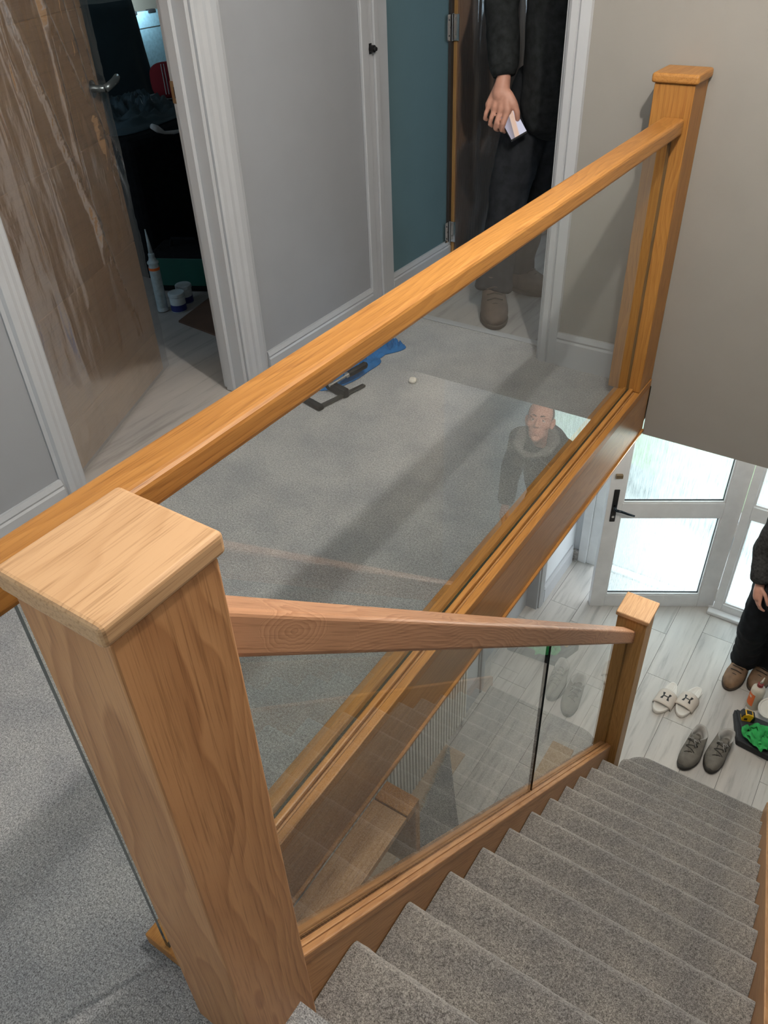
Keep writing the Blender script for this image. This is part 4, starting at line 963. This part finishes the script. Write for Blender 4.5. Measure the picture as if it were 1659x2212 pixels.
obj('orange_band', lathe([(0.0249, 0.196), (0.0249, 0.208)], 24), orange_print, ST_, world=False, label='orange band')
obj('shoulder', lathe([(0.026, 0.226), (0.026, 0.232), (0.018, 0.240), (0.014, 0.252), (0.0145, 0.268), (0.009, 0.275)], 24), tube_grey, ST_, world=False)
obj('nozzle', tube([(0, 0, 0.272), (-0.002, 0, 0.32), (-0.004, -0.001, 0.378)], [0.0105, 0.007, 0.0025], 14), tube_grey, ST_, world=False, smooth=True)
def pot(label, loc):
    t = thing('filler_tub', label, 'tub', loc, 0, 'small round filler tubs')
    obj('jar', lathe([(0.034, 0), (0.036, 0.003), (0.036, 0.072), (0.034, 0.075)], 28), tub_white, t, world=False, smooth=True)
    obj('label', lathe([(0.0364, 0.006), (0.0364, 0.036)], 28), navy, t, world=False, label='navy blue label')
    obj('lid', lathe([(0.0375, 0.072), (0.0385, 0.074), (0.0385, 0.088), (0.036, 0.0905), (0.001, 0.0905)], 28), tub_white, t, world=False)
    return t
pot('round white tub with navy label beside the sealant cartridge, the nearer one', (-2.085, -0.33, -0.004)); pot('round white tub with navy label half hidden behind its twin', (-2.125, -0.245, -0.004))
TCs = thing('tool_holdall', 'dark green and black tool box behind the sealant cartridge', 'tool box', (-2.27, -0.06, -0.004), 0.45)
obj('shell', bx(-0.15, 0.15, -0.11, 0.11, 0, 0.19), black_cloth, TCs, world=False, bevel=0.02)
obj('green_panel', comb(bx(-0.125, 0.125, -0.116, -0.11, 0.035, 0.17), bx(0.15, 0.155, -0.09, 0.09, 0.05, 0.165)), green_case, TCs, world=False, bevel=0.004)
obj('carry_handle', tube([(-0.07, 0, 0.19), (-0.06, 0, 0.225), (0.06, 0, 0.225), (0.07, 0, 0.19)], 0.01, 8), black_cloth, TCs, world=False)
tag(obj('door_mat', prism([(-1.99, -0.43), (-1.73, -0.455), (-1.72, -0.12), (-2.06, -0.13)], 'z', -0.004, 0.004), mat_brown), 'brown mat on the bedroom floor next to the tubs', 'mat')

# ------------------------------------------------------------------ people
def person_figure(name, label, J, head_dir, skin_voxel, upper_mat, lower_mat, boot_mat, hands, hood=False, head=True, jacket_hem=None, group=None):
    """J: joint positions in world coordinates. body (skin) + clothing children"""
    base = Vector((J['pelvis'].x, J['pelvis'].y, J['floor']))
    root = thing(name, label, 'person', tuple(base))
    gs = []
    up = (J['neck'] - J['pelvis'])
    sh = (J['shL'] + J['shR']) / 2
    gs.append(capsule([J['pelvis'], J['pelvis'].lerp(J['chest'], 0.5), J['chest'], sh], [(0.14, 0.09), (0.125, 0.085), (0.15, 0.1), (0.12, 0.075)], 16))
    for s in 'LR':
        gs.append(capsule([J['sh' + s], J['el' + s]], [0.05, 0.04]))
        gs.append(capsule([J['el' + s], J['wr' + s]], [0.040, 0.027]))
        gs.append(capsule([J['hip' + s], J['kn' + s]], [0.075, 0.052]))
        gs.append(capsule([J['kn' + s], J['an' + s]], [0.052, 0.036]))
        gs.append(capsule([J['an' + s], J['toe' + s].lerp(J['an' + s], 0.35)], [0.038, 0.032]))
        gs += hands[s](J)
    fwd = head_dir.normalized(); rgt = fwd.cross(Vector((0, 0, 1))).normalized(); upv = rgt.cross(fwd).normalized()
    HM = Matrix((rgt, fwd, upv)).transposed()      # x right of the viewer-facing head = its left..., y forward, z up
    hc = J['head']
    def hp(x, y, z): return hc + HM @ Vector((x, y, z))
    gs.append(capsule([sh + Vector((0, 0, -0.02)), hp(0, -0.015, -0.06)], [0.062, 0.055]))
    def he(c, r): 
        V, F = ellipsoid((0, 0, 0), r, 28, 18); return [tuple(hp(c[0] + p[0], c[1] + p[1], c[2] + p[2])) for p in V], F
    gs += [he((0, -0.012, 0.045), (0.075, 0.096, 0.083)), he((0, 0.012, 0.0), (0.067, 0.078, 0.085)), he((0, 0.030, -0.055), (0.052, 0.055, 0.060)), he((0, 0.062, -0.098), (0.026, 0.022, 0.020)),
           he((0, 0.0, -0.045), (0.058, 0.06, 0.06))]
    gs += [he((s * 0.040, 0.048, -0.014), (0.027, 0.027, 0.026)) for s in (-1, 1)]                 # cheekbones
    gs += [he((s * 0.028, 0.078, 0.034), (0.026, 0.012, 0.010)) for s in (-1, 1)]                  # brow ridge
    gs += [capsule([hp(0, 0.083, 0.020), hp(0, 0.098, -0.004), hp(0, 0.106, -0.020)], [0.009, 0.011, 0.013], 12)]
    gs += [he((s * 0.012, 0.094, -0.024), (0.009, 0.010, 0.008)) for s in (-1, 1)]
    gs += [capsule([hp(-0.020, 0.078, -0.058), hp(0, 0.086, -0.056), hp(0.020, 0.078, -0.058)], [0.006, 0.008, 0.006], 8), capsule([hp(-0.017, 0.078, -0.068), hp(0, 0.085, -0.069), hp(0.017, 0.078, -0.068)], [0.006, 0.008, 0.006], 8)]
    for s in (-1, 1):
        gs.append(capsule([hp(s * 0.074, -0.008, -0.028), hp(s * 0.082, -0.014, 0.0), hp(s * 0.080, -0.012, 0.022), hp(s * 0.072, -0.002, 0.012)], [0.008, 0.010, 0.010, 0.007], 8))
    body = obj('body', comb(*gs), skin_m, root)
    remesh(body, skin_voxel, 3)
    # eyes, brows, hair
    for s in (-1, 1):
        c = hp(s * 0.029, 0.0725, 0.012)
        e = obj('eye', ellipsoid(tuple(c), (0.0125, 0.0125, 0.0125), 14, 10), eye_white, root, smooth=True)
        ic = c + HM @ Vector((0, 0.0105, 0)); obj('iris', ellipsoid(tuple(ic), (0.0052, 0.0052, 0.0052), 10, 8), iris_m, root, smooth=True)
        obj('eyelid', capsule([hp(s * 0.016, 0.080, 0.015), hp(s * 0.028, 0.0855, 0.021), hp(s * 0.042, 0.079, 0.014)], 0.0036, 8), skin_m, root, smooth=True)
        obj('eyebrow', capsule([hp(s * 0.013, 0.090, 0.034), hp(s * 0.030, 0.090, 0.039), hp(s * 0.048, 0.078, 0.031)], [0.0035, 0.004, 0.0025], 8), brow_m, root, smooth=True)
    obj('mouth_line', capsule([hp(-0.021, 0.082, -0.063), hp(0, 0.0915, -0.0625), hp(0.021, 0.082, -0.063)], [0.0016, 0.0024, 0.0016], 6), lip_m, root, smooth=True)
    hv_, hf_ = ellipsoid((0, 0, 0), (0.0765, 0.0978, 0.0845), 40, 26)
    keep = [i for i, p in enumerate(hv_) if True]
    F2 = []
    for f in hf_:
        c = sum((Vector(hv_[i]) for i in f), Vector()) / len(f)
        if len(f) == 4 and c.y < 0.030 - 0.25 * max(0, c.z) and c.z > -0.055 and c.z < 0.066 - 0.1 * c.y and not (c.z > 0.045 and c.y > -0.06): F2.append(f)
    o = obj('hair', ([tuple(hp(p[0], p[1] - 0.012, p[2] + 0.045)) for p in hv_], F2), hair_m, root, smooth=True); sd = o.modifiers.new('s', 'SOLIDIFY'); sd.thickness = 0.003
    # jacket
    hem = jacket_hem
    ps_ = J['pelvis']; side = (J['hipL'] - J['hipR']).normalized()
    cs = [capsule([Vector((ps_.x, ps_.y, hem)), ps_.lerp(J['chest'], 0.45), J['chest'], sh], [(0.205, 0.145), (0.19, 0.14), (0.215, 0.145), (0.165, 0.10)], 20)]
    for s in 'LR':
        w_ = J['wr' + s]; e_ = J['el' + s]
        cs.append(capsule([J['sh' + s] - Vector((0, 0, 0.01)), J['sh' + s].lerp(e_, 0.5), e_], [0.080, 0.072, 0.067], 14))
        cs.append(capsule([sh + (J['sh' + s] - sh) * 0.15 + Vector((0, 0, 0.05)), J['sh' + s] + Vector((0, 0, -0.005))], [(0.075, 0.07), (0.074, 0.07)], 14))
        cs.append(capsule([J['chest'].lerp(J['sh' + s], 0.35), J['sh' + s].lerp(e_, 0.18)], [0.11, 0.078], 14))
        cs.append(tube([e_ - (w_ - e_) * 0.08, e_.lerp(w_, 0.45), e_.lerp(w_, 0.88), e_.lerp(w_, 0.97)], [0.067, 0.063, 0.056, 0.045], 14))
    if hood:
        cs += [capsule([sh + Vector((0, 0.0, 0.0)), sh + Vector((0, 0, 0.06))], [0.105, 0.088], 16)]
    jk = obj('jacket', comb(*cs), upper_mat, root); remesh(jk, 0.011, 3); wrinkle(jk, 0.010, 11, (1, 1, 0.55))
    for s in 'LR':
        w_ = J['wr' + s]; e_ = J['el' + s]
        obj('cuff', tube([e_.lerp(w_, 0.86), e_.lerp(w_, 0.93), e_.lerp(w_, 1.0)], [0.054, 0.050, 0.042], 18), upper_mat, root, smooth=True)
    if hood:
        nk = hp(0, -0.02, -0.085)
        ring1 = []
        pts_, n_ = [], 28
        for i in range(n_ + 1):
            a = 2 * PI * i / n_
            pts_.append(nk + rgt * (0.098 * math.sin(a)) + Vector((0, fwd.y, 0)).normalized() * (-0.082 * math.cos(a) + 0.02) + Vector((0, 0, 1)) * (0.045 * math.cos(a) - 0.035))
        hdo = obj('hood', comb(tube(pts_, [(0.030 + 0.012 * math.cos(2 * PI * i / n_), 0.040 + 0.010 * math.cos(2 * PI * i / n_)) for i in range(n_ + 1)], 12), capsule([nk - Vector((fwd.x, fwd.y, 0)).normalized() * 0.10 + Vector((0, 0, 0.0)), nk - Vector((fwd.x, fwd.y, 0)).normalized() * 0.12 + Vector((0, 0, -0.14))], [(0.10, 0.045), (0.05, 0.03)], 14)), hood_knit, root, label='pale grey hood lying round the neck'); remesh(hdo, 0.007, 4); wrinkle(hdo, 0.012, 16)
        f2 = Vector((fwd.x, fwd.y, 0)).normalized(); ct = J['chest'] + f2 * 0.158
        for s in (-1, 1):
            obj('drawstring', tube([nk + rgt * (0.04 * s) + f2 * 0.118 + Vector((0, 0, -0.07)), ct + rgt * (0.045 * s) + Vector((0, 0, 0.06)), ct + rgt * (0.05 * s) + Vector((0, 0, -0.05)) + f2 * 0.004], 0.0042, 8), hood_knit, root, smooth=True)
    # trousers
    tr = [capsule([ps_ + Vector((0, 0, 0.06)), ps_ + Vector((0, 0, -0.06))], [(0.165, 0.115), (0.17, 0.12)], 18)]
    for s in 'LR':
        k_ = J['kn' + s]; a_ = J['an' + s]
        tr.append(capsule([J['hip' + s], J['hip' + s].lerp(k_, 0.5), k_], [0.105, 0.098, 0.083], 14))
        tr.append(tube([k_ - (a_ - k_) * 0.08, k_.lerp(a_, 0.5), k_.lerp(a_, 0.86), a_ + Vector((0, 0, 0.0))], [0.083, 0.078, 0.078, 0.088], 14))
    t_ = obj('trousers', comb(*tr), lower_mat, root); remesh(t_, 0.011, 2); wrinkle(t_, 0.010, 13, (1, 1, 0.8))
    # boots
    for s in 'LR':
        toe, ank = J['toe' + s], J['an' + s]; d = Vector((toe.x - ank.x, toe.y - ank.y, 0)).normalized(); n2 = Vector((-d.y, d.x, 0)); heel = Vector((ank.x, ank.y, J['floor'])) - d * 0.075
        Lb = (Vector((toe.x, toe.y, 0)) - Vector((heel.x, heel.y, 0))).length
        ol = outline(Lb, 0.122, n=40, lr=0)
        def rg(z, yf, yb, g): return [tuple(Vector((toe.x, toe.y, J['floor'] + z)) - d * (yf + (yb - yf) * (y / Lb)) + n2 * (x * g)) for x, y in ol]
        b_ = obj('boot', loft([rg(0.018, 0.003, Lb, 1.0), rg(0.045, 0.0, Lb + 0.003, 1.05), rg(0.068, 0.015, Lb + 0.003, 1.02), rg(0.082, 0.055, Lb, 0.95), rg(0.098, 0.105, Lb - 0.003, 0.90), rg(0.12, 0.135, Lb - 0.006, 0.86), rg(0.165, 0.15, Lb - 0.006, 0.86), rg(0.18, 0.15, Lb - 0.006, 0.85)]), boot_mat, root, smooth=True)
        obj('sole', loft([rg(0.0, 0.006, Lb, 0.97), rg(0.004, 0.0, Lb + 0.004, 1.05), rg(0.018, -0.003, Lb + 0.005, 1.08), rg(0.022, 0.0, Lb + 0.002, 1.03)]), sole_m, root, smooth=True)
        lc = []
        for i in range(4):
            c = Vector((toe.x, toe.y, J['floor'] + 0.088 + 0.017 * i)) - d * (0.085 + 0.019 * i)
            lc.append(tube([c + n2 * 0.034 + Vector((0, 0, -0.008)), c + d * 0.006 + Vector((0, 0, 0.004)), c - n2 * 0.034 + Vector((0, 0, -0.008))], 0.003, 6))
        obj('laces', comb(*lc), sole_m, root, smooth=True)
    return root
def finger(p, dirs, lens, rad):
    P = [Vector(p)]
    for d, l in zip(dirs, lens): P.append(P[-1] + Vector(d).normalized() * l)
    return capsule(P, [rad * 1.05, rad, rad * 0.95, rad * 0.82][:len(P)], 10)
def relaxed_hand(s):
    def f(J):
        w_ = J['wr' + s]; e_ = J['el' + s]; d = (w_ - e_).normalized(); ins = (J['pelvis'] - w_); ins.z = 0; ins = (ins - d * ins.dot(d)).normalized(); fw = d.cross(ins).normalized()
        f0 = J['fwd']; fw = fw if fw.dot(f0) > 0 else -fw
        g = [capsule([w_, w_ + d * 0.05, w_ + d * 0.085], [(0.024, 0.024), (0.030, 0.030), (0.028, 0.028)], 12)]
        for i in range(4):
            b = w_ + d * 0.05 + fw * (0.027 - 0.018 * i)
            g.append(capsule([b, b + d * 0.045], [0.012, 0.0115], 8))
            k = w_ + d * (0.094 - 0.004 * i) + fw * (0.029 - 0.0195 * i)
            ln = (0.042, 0.047, 0.043, 0.034)[i]
            g.append(finger(k - d * 0.012, [d, d + ins * 0.55, d * 0.6 + ins * 0.9], [ln, ln * 0.66, ln * 0.5], 0.0088 - 0.0006 * i))
        g.append(finger(w_ + d * 0.03 + fw * 0.022, [d * 0.7 + fw * 0.7 + ins * 0.3, d + fw * 0.25 + ins * 0.3, d + ins * 0.4], [0.042, 0.033, 0.026], 0.0108))
        return g
    return f
# person standing in the far doorway: hand with phone
def phone_hand(J):
    w_ = J['wrR']; k1 = V3((-0.846, 0.350, 0.848)); k4 = V3((-0.757, 0.335, 0.836))   # little-finger and index knuckles
    g = [capsule([w_, w_.lerp((k1 + k4) / 2, 0.55)], [0.027, 0.034], 14)]
    nrm = V3((0.35, -0.85, 0.3))
    for i in range(4):
        k = k4.lerp(k1, i / 3)
        g.append(capsule([w_ + (k - w_) * 0.15, k], [0.020, 0.0165], 10))
        ln = (0.046, 0.048, 0.043, 0.034)[i]
        g.append(finger(k, [V3((-0.22, -0.30, -0.95)), V3((-0.34, 0.30, -0.85)), V3((0.25, 0.85, -0.45))], [ln, ln * 0.62, ln * 0.45], 0.0118 - 0.0008 * i))
    g.append(finger(w_.lerp(k4, 0.5) + V3((0.016, 0, 0)), [V3((0.60, -0.05, -0.75)), V3((0.30, 0.15, -0.95)), V3((0.0, 0.3, -0.95))], [0.040, 0.034, 0.026], 0.0130))
    return g
JA = dict(floor=-0.004, pelvis=V3((-0.64, 0.56, 0.93)), chest=V3((-0.63, 0.55, 1.28)), neck=V3((-0.63, 0.54, 1.50)), head=V3((-0.62, 0.50, 1.64)),
          shR=V3((-0.82, 0.52, 1.43)), shL=V3((-0.44, 0.58, 1.43)), elR=V3((-0.865, 0.45, 1.17)), elL=V3((-0.36, 0.60, 1.16)), wrR=V3((-0.805, 0.385, 0.945)), wrL=V3((-0.38, 0.50, 0.93)),
          hipR=V3((-0.73, 0.53, 0.88)), hipL=V3((-0.56, 0.58, 0.88)), knR=V3((-0.79, 0.45, 0.48)), knL=V3((-0.74, 0.64, 0.48)), anR=V3((-0.80, 0.375, 0.10)), anL=V3((-0.83, 0.67, 0.10)),
          toeR=V3((-0.69, 0.195, 0)), toeL=V3((-0.645, 0.645, 0)), fwd=V3((0.3, -0.95, 0)))
PA = person_figure('person', 'person in dark jacket and trousers standing in the far doorway holding a phone', JA, V3((0.25, -0.9, -0.35)), 0.0055, black_jacket, brown_trousers, boot_dark, {'R': phone_hand, 'L': relaxed_hand('L')}, jacket_hem=0.84)
# phone
PH = bpy.data.objects.new('phone', None); COL.objects.link(PH)
tag(PH, 'black smartphone with a lit screen held in the doorway figure\'s hand', 'phone')
c_ = V3((-0.754, 0.362, 0.796)); dn = V3((0.669, -0.205, -0.711)).normalized(); nf = V3((0.40, -0.72, 0.57)); nf = (nf - dn * nf.dot(dn)).normalized(); sd_ = dn.cross(nf).normalized()
PM = Matrix((sd_, -dn, nf)).transposed()
PH.matrix_world = Matrix.Translation(c_) @ PM.to_4x4()
obj('shell', bx(-0.036, 0.036, -0.075, 0.075, -0.004, 0.004), phone_black, PH, world=False, bevel=0.003)
m, nt, b = new_mat('lit_phone_screen')
tc = N(nt, 'ShaderNodeTexCoord').outputs['Object']; sx = N(nt, 'ShaderNodeSeparateXYZ'); L(nt, tc, sx.inputs[0])
f = math_node(nt, 'ADD', math_node(nt, 'MULTIPLY', sx.outputs[0], 14.0), math_node(nt, 'MULTIPLY', sx.outputs[1], 3.2))
cc = ramp(nt, math_node(nt, 'ADD', f, 0.5), [(0.22, (0.75, 0.75, 0.9)), (0.30, (0.9, 0.60, 0.45)), (0.52, (0.85, 0.62, 0.5)), (0.55, (0.30, 0.26, 0.30)), (0.8, (0.48, 0.45, 0.55))])
b.inputs['Base Color'].default_value = (0.01, 0.01, 0.01, 1); L(nt, cc, b.inputs['Emission Color']); b.inputs['Emission Strength'].default_value = 0.75; b.inputs['Roughness'].default_value = 0.15
obj('screen', bx(-0.033, 0.033, -0.066, 0.066, 0.0041, 0.0046), m, PH, world=False, label='lit screen')

# person in the hall looking up
JB = dict(floor=FH, pelvis=V3((0.74, 1.25, FH + 0.93)), chest=V3((0.76, 1.19, FH + 1.26)), neck=V3((0.785, 1.13, FH + 1.46)), head=V3((0.80, 1.055, FH + 1.625)),
          shR=V3((0.60, 1.15, FH + 1.40)), shL=V3((0.96, 1.18, FH + 1.40)), elR=V3((0.555, 1.19, FH + 1.13)), elL=V3((1.02, 1.20, FH + 1.13)), wrR=V3((0.585, 1.125, FH + 0.955)), wrL=V3((0.99, 1.08, FH + 0.93)),
          hipR=V3((0.65, 1.25, FH + 0.90)), hipL=V3((0.83, 1.26, FH + 0.90)), knR=V3((0.628, 1.235, FH + 0.50)), knL=V3((0.80, 1.30, FH + 0.50)), anR=V3((0.635, 1.375, FH + 0.11)), anL=V3((0.775, 1.43, FH + 0.11)),
          toeR=V3((0.600, 1.155, FH)), toeL=V3((0.735, 1.225, FH)), fwd=V3((0, -1, 0)))
PB = person_figure('person', 'person in charcoal hoodie, black trousers and tan boots standing in the hall looking up', JB, V3((-0.85, -3.8, 2.1)), 0.0042, charcoal_knit, jeans, boot_tan, {'R': relaxed_hand('R'), 'L': relaxed_hand('L')}, hood=True, jacket_hem=FH + 0.88)
